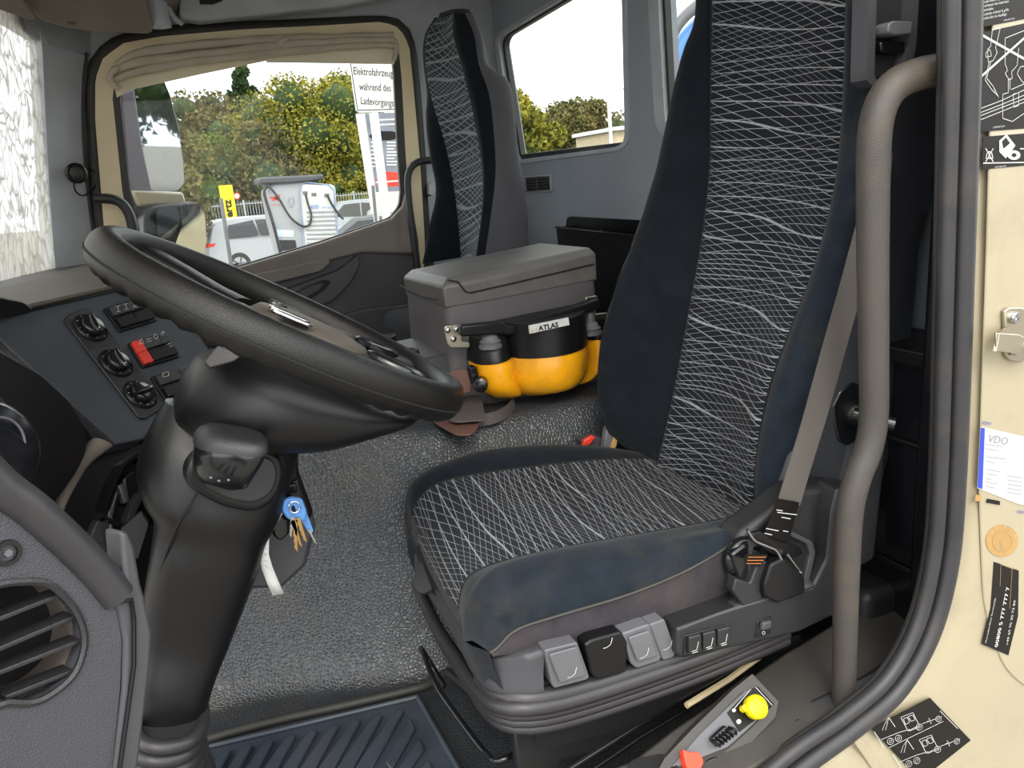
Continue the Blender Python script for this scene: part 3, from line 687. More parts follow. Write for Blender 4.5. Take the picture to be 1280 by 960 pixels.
# pull-bar handle in black wire
MB().tube([V(556, 858, Y=1.30), V(540, 832, Y=1.36), V(526, 810, Y=1.38), V(532, 824, Y=1.30), V(546, 858, Y=1.22), V(575, 900, Y=1.14), V(604, 938, Y=1.06), V(618, 951, Y=1.02), V(634, 947, Y=1.01), V(646, 941, Y=1.02)], .0055, 8, 60).build('pull_bar', M_['gloss'], seat)
# cushion release lip at the front
MB().lathe(V(536, 722, Y=1.40), (-.7, -.3, .5), [(.001, 0), (.032, 0), (.036, .006), (.033, .012), (.001, .014)], 20).build('release_lip', M_['plastic'], seat)
# --- levers under the cushion
PL = YP(.915)
def lever(pts, inset_pts, m, sym):
    o = slab('lever', PL, pts, .04, M_[m], seat, off=0, bevel=.004, r=3)
    if inset_pts: fix(slab('lever_pad', PL, inset_pts, .004, M_[m], None, off=.006, bevel=.003, r=4), o); o.children[-1].location = (0, 0, 0)
    x, y = sym
    c_ = lines('symbol', PL, [[(x, y+3), (x+5, y-1)], [(x+5, y-1), (x+7, y-9)], [(x-4, y+4), (x, y+3)]], .0012, M_['white'], None, off=.0072 if inset_pts else .001)
    fix(c_, o)
lever([(681, 813), (722, 803), (737, 846), (734, 850), (693, 861), (690, 856)], [(684, 816), (720, 806), (731, 842), (698, 852)], 'greyl', (711, 840))
lever([(731, 806), (740, 800), (776, 790), (786, 800), (783, 840), (747, 850), (739, 843)], None, 'plasticb', (758, 806))
lever([(778, 792), (812, 780), (827, 822), (824, 827), (796, 836), (789, 830)], [(783, 795), (810, 786), (820, 818), (795, 826)], 'greyl', (801, 816))
lever([(812, 781), (831, 774), (846, 815), (842, 822), (829, 826)], None, 'greyl', (833, 808))
# --- side console of the seat with recliner housing
PC = YP(.90)
slab('side_console', PC, [(847, 786), (905, 765), (970, 745), (1016, 735), (1034, 700), (1040, 640), (1047, 612), (1070, 606), (1074, 700), (1066, 758), (1000, 790), (960, 800), (851, 824), (846, 818)], .05, M_['plastic'], seat, bevel=.006, r=4)
grid(surf([PX([(851, 788), (905, 768), (970, 748), (1018, 734)], Y=.90), PX([(842, 780), (890, 757), (950, 735), (1005, 715)], Y=.935), PX([(834, 772), (885, 745), (935, 720), (975, 690)], Y=.98)], 20, 8), 'console_top', M_['grey'], seat, solid=.004)
slab('recliner_cover', YP(.93), [(986, 622), (1000, 612), (1060, 606), (1080, 640), (1080, 720), (1050, 770), (990, 760), (930, 752), (912, 728), (926, 668), (965, 640)], .06, M_['plastic'], seat, bevel=.012, r=10, seg=3)
ringslab('recess_rim', YP(.915), [(935, 678), (985, 662), (1014, 676), (1018, 690), (1006, 745), (994, 758), (946, 764), (934, 750)], [(940, 683), (985, 669), (1008, 680), (1012, 692), (1000, 742), (990, 751), (948, 757), (940, 748)], .012, M_['grey'], seat, off=.002, N=60, bevel=.002)
slab('recess_floor', YP(.915), [(940, 683), (985, 669), (1008, 680), (1012, 692), (1000, 742), (990, 751), (948, 757), (940, 748)], .004, M_['dark'], seat, off=-.006, bevel=0)
slab('buckle_bracket', YP(.905), [(945, 704), (957, 700), (948, 762), (933, 764), (914, 738), (918, 722), (936, 728)], .02, M_['plastic'], seat, off=.004, bevel=.003, r=3)
slab('console_knob', YP(.90), [(958, 702), (975, 694), (1000, 718), (1001, 738), (965, 751), (950, 742), (950, 728)], .03, M_['plasticb'], seat, off=.012, bevel=.008, r=4, seg=3)
t_ = slab('switch_block', PC, [(855, 794), (912, 779), (911, 803), (853, 820)], .004, M_['gloss'], seat, off=.002, bevel=.001)
for k in range(3):
    x = 858+k*18; y = 794-k*4.6
    o = slab('rocker_switch', PC, [(x, y), (x+15, y-4), (x+16, y+17-k*.2), (x+0, y+22)], .012, M_['plastic'], seat, off=.008, bevel=.002, r=2)
    lines('symbol', PC, [[(x+3, y+17), (x+9, y+15)], [(x+9, y+15), (x+11, y+5)], [(x+4, y+19), (x+10, y+17)]], .0012, M_['white'], seat, off=.0085)
slab('switch_block', PC, [(946, 775), (964, 770), (962, 791), (943, 797)], .004, M_['gloss'], seat, off=.002, bevel=.001)
slab('rocker_switch', PC, [(950, 776), (961, 773), (960, 783), (948, 786)], .012, M_['grey'], seat, off=.009, bevel=.003)
lines('symbol', PC, [[(951, 789), (954, 788), (955, 791), (952, 792), (951, 789)]], .001, M_['white'], seat, off=.003)
# hinge boss of the backrest
slab('hinge_plate', YP(.985), [(1041, 508), (1050, 490), (1066, 477), (1082, 484), (1082, 545), (1060, 558), (1048, 551), (1043, 530)], .012, M_['gloss'], seat, off=0, bevel=.003, r=4)
MB().lathe(V(1066, 516, Y=.985), (-.2, -1, 0), [(.024, 0), (.022, .012), (.016, .02), (.001, .021)], 20).build('hinge_cap', M_['plasticb'], seat)
MB().tube([V(1066, 518, Y=.95), V(1118, 530, Y=.90)], .013, 10).build('hinge_pin', M_['gloss'], seat)
# lower rear side of the seat frame
slab('frame_cover', YP(.99), [(968, 640), (990, 570), (1010, 540), (1100, 540), (1110, 560), (1095, 700), (1060, 720), (990, 700)], .04, mat('frame_cover', '#3a3b40', .6, grain=.3), seat, bevel=.01, r=8)
# ================================================================== SEAT BELT
belt = thing('seat_belt', 'grey webbing seat belt running down the side of the driver seat', 'seat belt', V(1000, 500, Y=.94))
c1 = [(1112, 62, 1.06), (1105, 130, 1.02), (1096, 230, .975), (1072, 330, .945), (1044, 430, .935), (1019, 520, .93), (993, 605, .92), (983, 640, .915)]
P = cat([V(x, y, Y=q) for x, y, q in c1], 50)
MB().ribbon(P, Vector((.030, 0, .006)), .002).build('webbing', M_['belt'], belt)
L_ = [(1068, 1.40)]
PBt = YP(.912)
slab('label', PBt, [(970, 622), (997, 627), (984, 676), (951, 672)], .001, M_['blackp'], belt, off=.004, bevel=0)
lines('print', PBt, [[(969, 639), (993, 642)], [(968, 636), (975, 637)], [(974, 645), (985, 647)], [(955, 659), (970, 662)], [(953, 665), (962, 667)], [(976, 662), (982, 663)]], .0014, M_['white'], belt, off=.0056)
slab('tongue_plate', PBt, [(932, 664), (945, 661), (962, 672), (995, 681), (998, 690), (985, 694), (960, 690), (936, 674)], .008, M_['plasticb'], belt, off=.012, bevel=.002, r=3)
MB().tube([V(x, y, Y=.892) for x, y in [(934, 662), (944, 676), (962, 684), (972, 690), (984, 713), (1001, 716), (994, 706), (985, 694)]], .0028, 8, 40).build('wire_loop', M_['chrome'], belt)
MB().tube([V(x, y, Y=.93) for x, y in [(914, 712), (912, 698), (920, 684), (932, 678), (946, 680)]], .012, 10, 20).build('webbing_roll', M_['gloss'], belt)
slab('warning_label', YP(.90), [(930, 692), (958, 692), (948, 708), (928, 704)], .001, M_['blackp'], belt, off=.004, bevel=0)
lines('print', YP(.90), [[(933, 695), (955, 695)], [(932, 699), (952, 699)], [(931, 703), (949, 703)]], .0012, M_['orange'], belt, off=.0046)
slab('webbing_tail', YP(.912), [(916, 694), (934, 680), (955, 690), (945, 728), (925, 732)], .02, M_['gloss'], belt, off=-.002, bevel=.004, r=4)
# belt height adjuster on the pillar
PU = YP(.94)
t = thing('belt_adjuster', 'grey belt height adjuster with push button at the top of the door pillar', 'belt adjuster', PU.hit(1105, 50))
ringslab('bezel', PU, [(1083, -60), (1148, -60), (1141, 60), (1130, 100), (1090, 110), (1078, 100)], [(1094, -60), (1138, -60), (1132, 60), (1122, 94), (1092, 100), (1089, 95)], .03, M_['grey'], t, off=.006, N=80, bevel=.004)
slab('slot_plate', PU, [(1094, -60), (1138, -60), (1130, 90), (1090, 98)], .006, M_['plastic'], t, off=-.012, bevel=0)
slab('push_button', PU, [(1097, 34), (1103, 29), (1128, 30), (1126, 46), (1104, 48), (1097, 44)], .03, M_['greyl'], t, off=.02, bevel=.004, r=3)
slab('belt_guide', PU, [(1098, 52), (1130, 52), (1128, 68), (1100, 66)], .02, M_['gloss'], t, off=.004, bevel=.004, r=4)
# ================================================================== GRAB RAIL
rail = tag(MB().tube([V(x, y, Y=.84) for x, y in [(1205, 84), (1172, 88), (1145, 94), (1118, 107), (1101, 132), (1093, 170), (1091, 240), (1091, 340), (1092, 440), (1092, 520), (1085, 562), (1072, 596), (1062, 640), (1058, 720), (1056, 800), (1054, 900)]], [.0235, .0235, .0225, .0215, .0205, .0195], 20, 90).build('grab_rail', M_['rail']), 'long bent grey-brown tube grab rail beside the driver seat and door opening', 'grab rail')
# ================================================================== STEERING WHEEL
wa, wb = V(116, 302, Y=1.2), V(560, 488, Y=1.2)
wc = (wa+wb)/2; WR = (wb-wa).length/2-.015; e1 = (wb-wa).normalized(); e2 = Vector((0, 1, .05)); e2 = (e2-e1*e2.dot(e1)).normalized(); en = e1.cross(e2).normalized()
if en.z < 0: en = -en
def WP(a, r, h=0): return wc+(e1*math.cos(a)+e2*math.sin(a))*r+en*h
wheel = thing('steering_wheel', 'large black leather steering wheel seen edge-on at the left', 'steering wheel', wc)
rows = []; K = 20
for i in range(97):
    a = 2*math.pi*i/96; row = []
    flare = 1+.10*math.exp(-((math.sin(a))**2)*8)*0
    for k in range(K):
        q = 2*math.pi*k/K; bump = .0022*math.sin(a*46) if (math.sin(q) < -.2 and math.cos(q) < .9) else 0
        rr = .0235+bump
        row.append(WP(a, WR+rr*1.0*math.cos(q), rr*1.22*math.sin(q)))
    rows.append(row)
MB().loft(rows, True, False).build('rim', M_['wheel'], wheel)
for (lo, hi, h) in ((.0, 2*math.pi, -.004),):
    MB().tube([WP(lo+(hi-lo)*i/96, WR+.0238, -.006) for i in range(97)], .0014, 5, caps=False).build('rim_seam', M_['dark'], wheel)
# hub pad: rounded triangle-ish dome
def hubring(r, h, sq=1.0, dx=.035):
    out = []
    for i in range(48):
        a = 2*math.pi*i/48
        rr = r*(1+.10*math.cos(2*a))
        p = WP(a, rr, h)+e1*dx
        out.append(p)
    return out
MB().loft([hubring(.075, -.07), hubring(.09, -.05), hubring(.092, -.02), hubring(.090, .0), hubring(.08, .012), hubring(.05, .018), hubring(.004, .020)]).build('hub', M_['brownhub'] if 'brownhub' in M_ else mat('hub_plastic', '#4a443c', .5, grain=.5, gs=420), wheel)
def spoke(a, w0, w1, name='spoke'):
    d = e1*math.cos(a)+e2*math.sin(a); s = -e1*math.sin(a)+e2*math.cos(a); rows = []
    for r, w, h, th in ((.08, w0, -.012, .018), (.13, w0*.9, -.010, .016), (.18, w1, -.004, .014), (WR-.01, w1*1.25, -.002, .017), (WR+.006, w1*1.3, 0, .015)):
        c = wc+d*r+en*h; rows.append([c+s*w*math.copysign(abs(math.cos(q))**.7, math.cos(q))+en*th*math.sin(q) for q in [2*math.pi*k/20 for k in range(20)]])
    return MB().loft(rows).build(name, M_['wheel'], wheel)
for a in (0.42, -0.42, math.pi-.55, math.pi+.55): spoke(a, .040, .032)
# switch pods and silver-edged keys on the spokes
for a in (.42, -.42):
    d = e1*math.cos(a)+e2*math.sin(a); s = -e1*math.sin(a)+e2*math.cos(a)
    c = wc+d*.175+en*.010
    MB().loft([[c+d*(.05*math.cos(q))*k+s*.026*k*math.sin(q)+en*h for q in [2*math.pi*j/28 for j in range(28)]] for k, h in ((1, 0), (1, .006), (.8, .010), (.2, .007), (.05, .006))]).build('switch_pod', M_['gloss'], wheel)
for (u_, w_, L_, m) in ((-.02, .070, .05, 'rubber'), (.055, .045, .05, 'rubber'), (-.055, .05, .03, 'gloss')):
    c = wc+e1*(u_+.035)+e2*w_+en*.0165
    MB().loft([[c+(e1*L_*.5*math.cos(q)+e2*.009*math.sin(q))*k+en*h for q in [2*math.pi*j/20 for j in range(20)]] for k, h in ((1, -.004), (1, .001), (.85, .003), (.1, .003))]).build('pad_inlay', M_[m], wheel)
for w_ in (-.075, -.045):
    c = wc+e1*(-.015)+e2*w_+en*.018
    MB().tube([c+e1*.03*math.cos(q)+e2*.010*math.sin(q) for q in [2*math.pi*j/24 for j in range(25)]], .0025, 6).build('chrome_edge', M_['chrome'], wheel)
    MB().loft([[c+(e1*.028*math.cos(q)+e2*.009*math.sin(q))*k+en*h for q in [2*math.pi*j/20 for j in range(20)]] for k, h in ((1, -.004), (1, .0), (.1, .002))]).build('button', M_['gloss'], wheel)
# ================================================================== STEERING COLUMN
colm = thing('steering_column', 'black steering column with moulded shroud rising from rubber bellows', 'steering column', (0, 1.22, .3))
def ring(pa, pb, y, ry, k=28, pw=.85, tilt=0):
    a, b_ = V(pa[0], pa[1], Y=y), V(pb[0], pb[1], Y=y); c = (a+b_)/2; h = (b_-a)/2; out = []
    for i in range(k):
        q = 2*math.pi*i/k; cs, sn = math.cos(q), math.sin(q)
        cs = math.copysign(abs(cs)**pw, cs); sn = math.copysign(abs(sn)**pw, sn)
        out.append(c+h*cs+Vector((0, ry*sn, tilt*sn)))
    return out
def ringloft(spec, name, m, parent, n=50, **k):
    rs = [ring(*s) for s in spec]; K = len(rs[0]); cols_ = [cat([r[i] for r in rs], n) for i in range(K)]
    rows = [[cols_[i][j] for i in range(K)] for j in range(n)]
    return MB().loft(rows).build(name, m, parent, **k)
ringloft([((206, 500), (378, 545), 1.24, .05), ((182, 545), (372, 568), 1.23, .07), ((170, 590), (362, 602), 1.22, .075), ((178, 625), (350, 640), 1.21, .075), ((192, 650), (334, 672), 1.21, .07), ((188, 690), (324, 706), 1.20, .06), ((180, 740), (308, 748), 1.20, .055), ((175, 800), (288, 800), 1.20, .05), ((170, 850), (268, 850), 1.19, .05), ((168, 900), (255, 900), 1.19, .05), ((168, 935), (252, 935), 1.19, .05)], 'shroud', M_['plasticb'], colm)
# collar and folds of the gaiter
for k, (y, l, r) in enumerate(((896, 168, 254), (912, 164, 250), (926, 160, 250), (940, 157, 252), (955, 155, 256), (970, 155, 262), (985, 155, 268))):
    rr = ring((l, y+4), (r, y-4), 1.17, .075)
    MB().tube(rr+[rr[0]], .011, 8, caps=False).build('gaiter_fold', M_['bellow'], colm)
ringloft([((164, 900), (256, 888), 1.17, .07), ((160, 940), (254, 932), 1.17, .075), ((156, 1010), (280, 1000), 1.17, .08)], 'gaiter', M_['bellow'], colm, n=12)
MB().tube([V(x, y, Y=q) for x, y, q in [(246, 618, 1.125), (236, 634, 1.13), (222, 656, 1.14), (208, 690, 1.155), (196, 730, 1.165)]], .0018, 5, 20).build('mould_seam', M_['dark'], colm)
# raised saddle round the selector knob
P1 = Plane.three(V(240, 560, Y=1.13), V(350, 590, Y=1.15), V(260, 640, Y=1.12))
slab('selector_surround', P1, [(232, 578), (246, 560), (300, 548), (348, 566), (355, 590), (346, 622), (320, 640), (276, 632), (240, 612), (230, 594)], .03, M_['plasticb'], colm, off=.010, bevel=.008, r=16, seg=3)
slab('selector_plate', P1, [(244, 584), (256, 568), (300, 558), (340, 574), (344, 594), (336, 616), (314, 628), (280, 622), (252, 606)], .01, M_['plastic'], colm, off=.013, bevel=.003, r=12)
kb = thing('gear_selector', 'black knob-shaped gear selector on the steering column shroud', 'gear selector', V(288, 590, Y=1.11))
kc = V(290, 566, Y=1.06); kx = Vector((.75, -.25, .45)).normalized()   # rough long axis of the knob
def krow(c, hx, hz, ry): return [c+Vector((hx*math.copysign(abs(math.cos(q))**.6, math.cos(q)), ry*math.sin(q)*0, 0))+rt*0 for q in [0]]
def kring(px, py, w, d, y, k=24, pw=.6):
    c = V(px, py, Y=y); s = (V(px+1, py, Y=y)-c).length; out = []
    for i in range(k):
        q = 2*math.pi*i/k; cs = math.copysign(abs(math.cos(q))**pw, math.cos(q)); sn = math.copysign(abs(math.sin(q))**pw, math.sin(q))
        out.append(c+(rt*cs*w*s*1.22+Vector((0, 1, .0))*sn*d+rt*0)+Vector((cs*.0, 0, cs*-.006)))
    return out
MB().loft([kring(276, 604, 14, .022, 1.09), kring(277, 599, 27, .034, 1.085), kring(279, 586, 33, .040, 1.075), kring(285, 566, 37, .043, 1.065), kring(289, 551, 37, .042, 1.065), kring(291, 545, 30, .034, 1.065)]).build('knob', M_['gloss'], kb, angle=60)
MB().loft([kring(287, 557, 39, .045, 1.063), kring(289, 551, 40, .045, 1.063), kring(291, 543, 36, .041, 1.063), kring(292, 538, 28, .030, 1.063), kring(292, 536, 10, .012, 1.063)]).build('knob_cap', M_['plastic'], kb, angle=60)
kf = V(288, 572, Y=1.022); PK = Plane(kf, (CAM-kf)+Vector((0, 0, .1)))
for x, y in ((262, 600), (272, 604), (284, 603)): slab('symbol', PK, [(x, y-4), (x+3, y-4), (x+3, y-2), (x, y-2)], .02, M_['greyl'], kb, off=.001, bevel=0)
# cowl under the wheel
cw = [((228, 470), (214, 512), 1.24, .03), ((250, 446), (222, 528), 1.24, .09), ((290, 436), (262, 548), 1.22, .12), ((340, 440), (322, 557), 1.20, .13), ((400, 462), (392, 554), 1.20, .13), ((450, 484), (446, 538), 1.20, .12), ((495, 502), (492, 524), 1.20, .09), ((525, 513), (525, 516), 1.20, .02)]
ringloft(cw, 'cowl', M_['plasticb'], colm)
slab('stalk_gate', Plane.three(V(250, 440, Y=1.12), V(290, 450, Y=1.12), V(250, 470, Y=1.11)), [(256, 452), (272, 432), (292, 440), (300, 446), (292, 452), (262, 460)], .02, M_['door'], colm, off=.004, bevel=.004, r=3)
# lower side pieces: knee cover with the ignition lock
slab('lock_housing', YP(1.27), [(330, 560), (372, 556), (374, 590), (392, 640), (390, 650), (330, 660)], .08, M_['plasticb'], colm, bevel=.008)
slab('knee_cover', YP(1.30), [(318, 640), (392, 640), (396, 660), (384, 708), (352, 738), (300, 738), (296, 700)], .10, M_['grey'], colm, bevel=.01)
slab('lock_face', YP(1.262), [(357, 605), (372, 600), (380, 640), (362, 648)], .01, M_['plastic'], colm, bevel=.002)
# keys
keys = thing('key_bunch', 'bunch of keys with a blue tag hanging from the ignition lock', 'keys', V(368, 640, Y=1.18))
MB().tube([V(358, 606, Y=1.22), V(362, 618, Y=1.20), V(368, 640, Y=1.18)], .003, 6).build('strap', M_['gloss'], keys)
slab('lock_key', YP(1.22), [(352, 607), (370, 604), (373, 616), (356, 620)], .02, M_['gloss'], keys, bevel=.003)
slab('blue_fob', YP(1.185), [(352, 628), (362, 622), (378, 624), (384, 640), (382, 652), (360, 650), (353, 640)], .010, M_['blue'], keys, bevel=.003, r=4)
slab('blue_fob', YP(1.20), [(374, 630), (383, 640), (392, 664), (388, 668), (376, 650)], .010, M_['blue'], keys, bevel=.002, r=2)
MB().tube([YP(1.18).hit(368+7*math.cos(q), 634+7*math.sin(q)) for q in [2*math.pi*j/20 for j in range(21)]], .0012, 6).build('split_ring', M_['chrome'], keys)
for (x0, y0, x1, y1, w, m) in ((368, 650, 372, 690, 4, 'brass'), (372, 648, 384, 678, 3.5, 'brass'), (366, 646, 364, 672, 3, 'chrome'), (386, 662, 396, 680, 2, 'chrome'), (366, 652, 378, 684, 3, 'brass')):
    L_ = math.hypot(x1-x0, y1-y0); nx_, ny_ = -(y1-y0)/L_, (x1-x0)/L_
    pts = [(x0+nx_*w, y0+ny_*w)]+[(x0+(x1-x0)*t+nx_*(w*(.6+.3*(i % 2))), y0+(y1-y0)*t+ny_*(w*(.6+.3*(i % 2)))) for i, t in enumerate((.35, .45, .55, .65, .75, .85))]+[(x1, y1), (x0+(x1-x0)*.35-nx_*w*.5, y0+(y1-y0)*.35-ny_*w*.5), (x0-nx_*w, y0-ny_*w)]
    slab('key', YP(1.178), pts, .002, M_[m], keys, bevel=0, smooth=False)
slab('car_key', YP(1.20), [(340, 652), (352, 644), (362, 650), (362, 668), (350, 678), (341, 670)], .012, M_['gloss'], keys, bevel=.004, r=5)
slab('dark_key', YP(1.19), [(336, 660), (350, 636), (354, 642), (342, 664)], .006, M_['chrome'], keys, bevel=.001)
tg = tag(grid([[V(x-7*w, y+1.5*w, Y=yy), V(x, y, Y=yy), V(x+7*w, y-1.5*w, Y=yy)] for x, y, yy, w in ((334, 664, 1.19, .4), (332, 680, 1.185, .6), (330, 694, 1.18, .85), (334, 710, 1.185, .95), (341, 728, 1.19, 1), (348, 743, 1.19, 1))], 'paper_tag', M_['white'], None, solid=.0008), 'curled white paper key tag hanging below the ignition keys', 'tag')
lines('writing', YP(1.176), [[(328, 684), (334, 686)], [(328, 690), (333, 693), (329, 696)], [(329, 700), (335, 702)], [(331, 706), (336, 710)]], .0012, M_['greyp'], tg)
# ================================================================== DASHBOARD
dash = thing('dashboard', 'dark grey truck dashboard with switch panel left of the steering wheel', 'dashboard', (-.2, 1.9, 0))
PDs = Plane.three(V(0, 402, Y=1.62), V(150, 361, Y=1.88), V(150, 555, Y=1.52))
slab('switch_panel', PDs, [(-60, 350), (-30, 412), (0, 397), (42, 385), (150, 360), (190, 352), (262, 437), (235, 500), (176, 549), (142, 556), (0, 427), (-60, 480)], .03, mat('panel_plastic', '#3a3e45', .55, grain=.3, gs=500), dash, bevel=.003)
slab('panel_shadow_gap', PDs, [(20, 390), (42, 384), (150, 358), (192, 350), (196, 354), (150, 364), (44, 389), (30, 392)], .01, M_['dark'], dash, off=.003, bevel=0)
# edge frame
MB().tube([PDs.off(x, y, .004) for x, y in [(-10, 418), (0, 427), (142, 556), (176, 550), (236, 500), (262, 437)]], .003, 6).build('panel_edge', M_['grey'], dash)
slab('knob_plate', PDs, [(78, 402), (84, 395), (106, 386), (116, 392), (196, 496), (202, 512), (180, 526), (172, 524)], .004, M_['plastic'], dash, off=.006, bevel=.002, r=3)
def knob(cx, cy, R, ang, marks):
    c = PDs.hit(cx, cy); R_ = R; n = PDs.n
    a = PDs.hit(cx+1, cy)-c; sc = .00205
    g = MB().lathe(c+n*.005, n, [(.001, 0), (.033, 0), (.034, .004), (.031, .007), (.030, .005), (.001, .005)], 32).build('dial_ring', M_['plasticb'], dash)
    k = MB().lathe(c+n*.008, n, [(.001, 0), (.023, 0), (.023, .010), (.020, .014), (.001, .014)], 32).build('dial_knob', M_['gloss'], dash)
    d = (PDs.hit(cx+math.cos(ang)*10, cy+math.sin(ang)*10)-c).normalized(); s = n.cross(d)
    m = MB().loft([[c+n*h+d*.025*kk*math.cos(q)+s*w*math.sin(q) for q in [2*math.pi*j/20 for j in range(20)]] for kk, w, h in ((1, .008, .014), (1, .008, .022), (.92, .005, .028), (.5, .001, .029))])
    g2 = m.build('dial_grip', M_['gloss'], dash); fix(g2, k)
    mk = MB()
    for i in range(marks):
        q = math.pi*(.15+1.7*i/(marks-1))+ang; e = d*math.cos(q)+s*math.sin(q); mk.box(c+n*.0124+e*.0285, (.0022, .0022, .0008))
    fix(mk.build('dial_marks', M_['white'], None, smooth=False), g)
    fix(MB().box(c+n*.0275+d*.014+Vector((0, 0, 0)), (.004, .004, .003)).build('pointer', M_['white'], None), g2)
knob(111, 413, 20, 1.1, 9); knob(143, 457, 20, 1.0, 7); knob(173, 496, 18, -.35, 11)
def swbank(frame, cells, syms):
    o = slab('switch_frame', PDs, frame, .006, M_['plasticb'], dash, off=.007, bevel=.002, r=2)
    for pts, m in cells:
        fix(slab('switch_key', PDs, pts, .01, M_[m], None, off=.014, bevel=.002, r=1), o)
    for g in syms: fix(lines('symbol', PDs, g, .0011, M_['white'], None, off=.0152), o)
def quad(o, u_, v_, a0, a1, b0, b1):
    f_ = lambda a, b_: (o[0]+u_[0]*a+v_[0]*b_, o[1]+u_[1]*a+v_[1]*b_)
    return [f_(a0, b0), f_(a1, b0), f_(a1, b1), f_(a0, b1)]
def hsym(x, y): return [[(x-3, y-3), (x+2, y-4)], [(x-.5, y-3.5), (x+.5, y+3)], [(x-2, y+3.5), (x+3, y+2.5)]]
o_, u_, v_ = (130, 388), (43, -13), (18, 26)
swbank(quad(o_, u_, v_, -.04, 1.06, -.04, 1.1), [(quad(o_, u_, v_, i/4+.01, (i+1)/4-.01, .04, .46), 'plastic') for i in range(4)]+[(quad(o_, u_, v_, .02, .48, .56, 1.0), 'plasticb'), (quad(o_, u_, v_, .5, .98, .56, 1.0), 'plasticb')],
       [hsym(143, 392), hsym(153, 389), hsym(163, 386), [[(173+3*math.cos(q), 382.5+3.5*math.sin(q)) for q in [j*.63 for j in range(11)]], [(171, 382), (175, 382)]]])
o_, u_, v_ = (160, 432), (42, -13), (17, 27)
swbank(quad(o_, u_, v_, -.04, 1.06, -.04, 1.1), [(quad(o_, u_, v_, 0, .26, .02, .52), 'red'), (quad(o_, u_, v_, 0, .26, .53, 1.02), 'red')]+[(quad(o_, u_, v_, .27+i*.245, .505+i*.245, .04, .46), 'plastic') for i in range(3)]+[(quad(o_, u_, v_, .28, .62, .56, 1.0), 'plasticb'), (quad(o_, u_, v_, .63, 1.0, .56, 1.0), 'plasticb')],
       [[[(169, 436), (172, 429), (175, 434), (169, 436)]], [[(178, 430), (184, 428)], [(179, 433), (185, 431)]], [[(190+2.5*math.cos(q), 426+3*math.sin(q)) for q in [j*.7 for j in range(10)]]], [[(196, 424), (199, 419), (202, 422)], [(199, 420), (199, 425)]], [[(204, 436), (208, 434)], [(207, 439), (211, 437)]]])
o_, u_, v_ = (189, 474), (42, -14), (17, 27)
swbank(quad(o_, u_, v_, -.04, 1.06, -.04, 1.1), [(quad(o_, u_, v_, .01, .32, .04, .46), 'plastic'), (quad(o_, u_, v_, .34, .66, .04, .46), 'plastic'), (quad(o_, u_, v_, .68, .99, .04, .46), 'plastic'), (quad(o_, u_, v_, .02, .98, .56, 1.0), 'plasticb')], [[[(198, 472), (205, 470), (206, 475), (199, 477), (198, 472)]]])
# dash top pad
topc = [[V(-60, 372, Z=.93), V(-60, 392, Y=1.55)], [V(0, 364, Z=.955), V(0, 385, Y=1.6)]]
MB().prism([V(-80, 378, Z=.95), V(-5, 362, Z=.95), V(60, 344, Z=.95), V(108, 330, Z=.95), V(128, 338, Z=.95), V(190, 348, Z=.95), V(192, 348, Z=.95), V(150, 355, Z=.95), V(42, 379, Z=.95), V(-80, 410, Z=.95)], (0, 0, -.010)).build('top_pad', mat('dash_top', '#4c463d', .55, grain=.4, gs=350), dash, bevel=.006)
MB().prism([(-.60, 1.45, .945), (-.60, 3.12, .945), (-.06, 3.12, .93), (.0, 2.9, .91), (.04, 2.4, .88), (.0, 2.0, .93), (-.1, 1.9, .93)], (0, 0, -.06)).build('top_shelf', M_['door'], dash, bevel=.01)
MB().prism([(-.60, 1.90, .90), (-.60, 3.12, .90), (-.02, 3.12, .88), (.02, 2.4, .85), (-.02, 2.05, .86)], (0, 0, -.75)).build('dash_body', M_['door'], dash, bevel=.01)
# big rounded black pad at the lower left (binnacle end) and its curved rib
slab('corner_pad_top', Plane.three(V(0, 375, Y=1.25), V(60, 390, Y=1.35), V(0, 398, Y=1.25)), [(-60, 372), (0, 371), (30, 377), (42, 386), (38, 392), (10, 398), (-60, 402)], .03, M_['plasticb'], dash, bevel=.006, r=4)
PBn = Plane.three(V(0, 440, Y=1.34), V(106, 540, Y=1.42), V(0, 640, Y=1.22))
slab('binnacle_end', PBn, [(-80, 395), (0, 440), (50, 468), (85, 500), (106, 535), (109, 562), (96, 590), (78, 615), (50, 650), (-80, 760)], .10, M_['plasticb'], dash, bevel=.03, seg=6, r=10)
slab('side_grille', Plane.three(V(0, 500, Y=1.20), V(36, 590, Y=1.22), V(0, 620, Y=1.12)), [(-80, 440), (0, 492), (20, 520), (34, 560), (36, 590), (20, 612), (-80, 640)], .08, M_['plastic'], dash, bevel=.02, seg=5, r=8)
PL2 = Plane.three(V(0, 560, Y=1.36), V(100, 580, Y=1.40), V(40, 640, Y=1.33))
slab('lower_cover', Plane.three(V(0, 500, Y=1.46), V(160, 560, Y=1.55), V(60, 700, Y=1.36)), [(-60, 430), (0, 430), (142, 556), (178, 552), (240, 500), (240, 600), (200, 700), (190, 790), (130, 800), (0, 690), (-60, 640)], .03, M_['plasticb'], dash, off=-.01, bevel=.004)
PC2 = Plane.three(V(0, 500, Y=1.44), V(160, 560, Y=1.52), V(60, 700, Y=1.34))
rib = [(118, 548), (100, 572), (84, 600), (73, 622), (64, 642), (60, 660)]
cA = cat([PC2.off(x, y, .004) for x, y in rib], 30); cB = cat([PC2.off(x, y, .004) for x, y in [(140, 558), (112, 580), (96, 604), (84, 626), (76, 648), (74, 670)]], 30)
grid(surf([[p-PC2.n*.02 for p in cA], cA, [p.lerp(q, .5)+PC2.n*.006 for p, q in zip(cA, cB)], cB, [p-PC2.n*.02 for p in cB]], 40, 14), 'curved_rib', M_['brown'], dash)
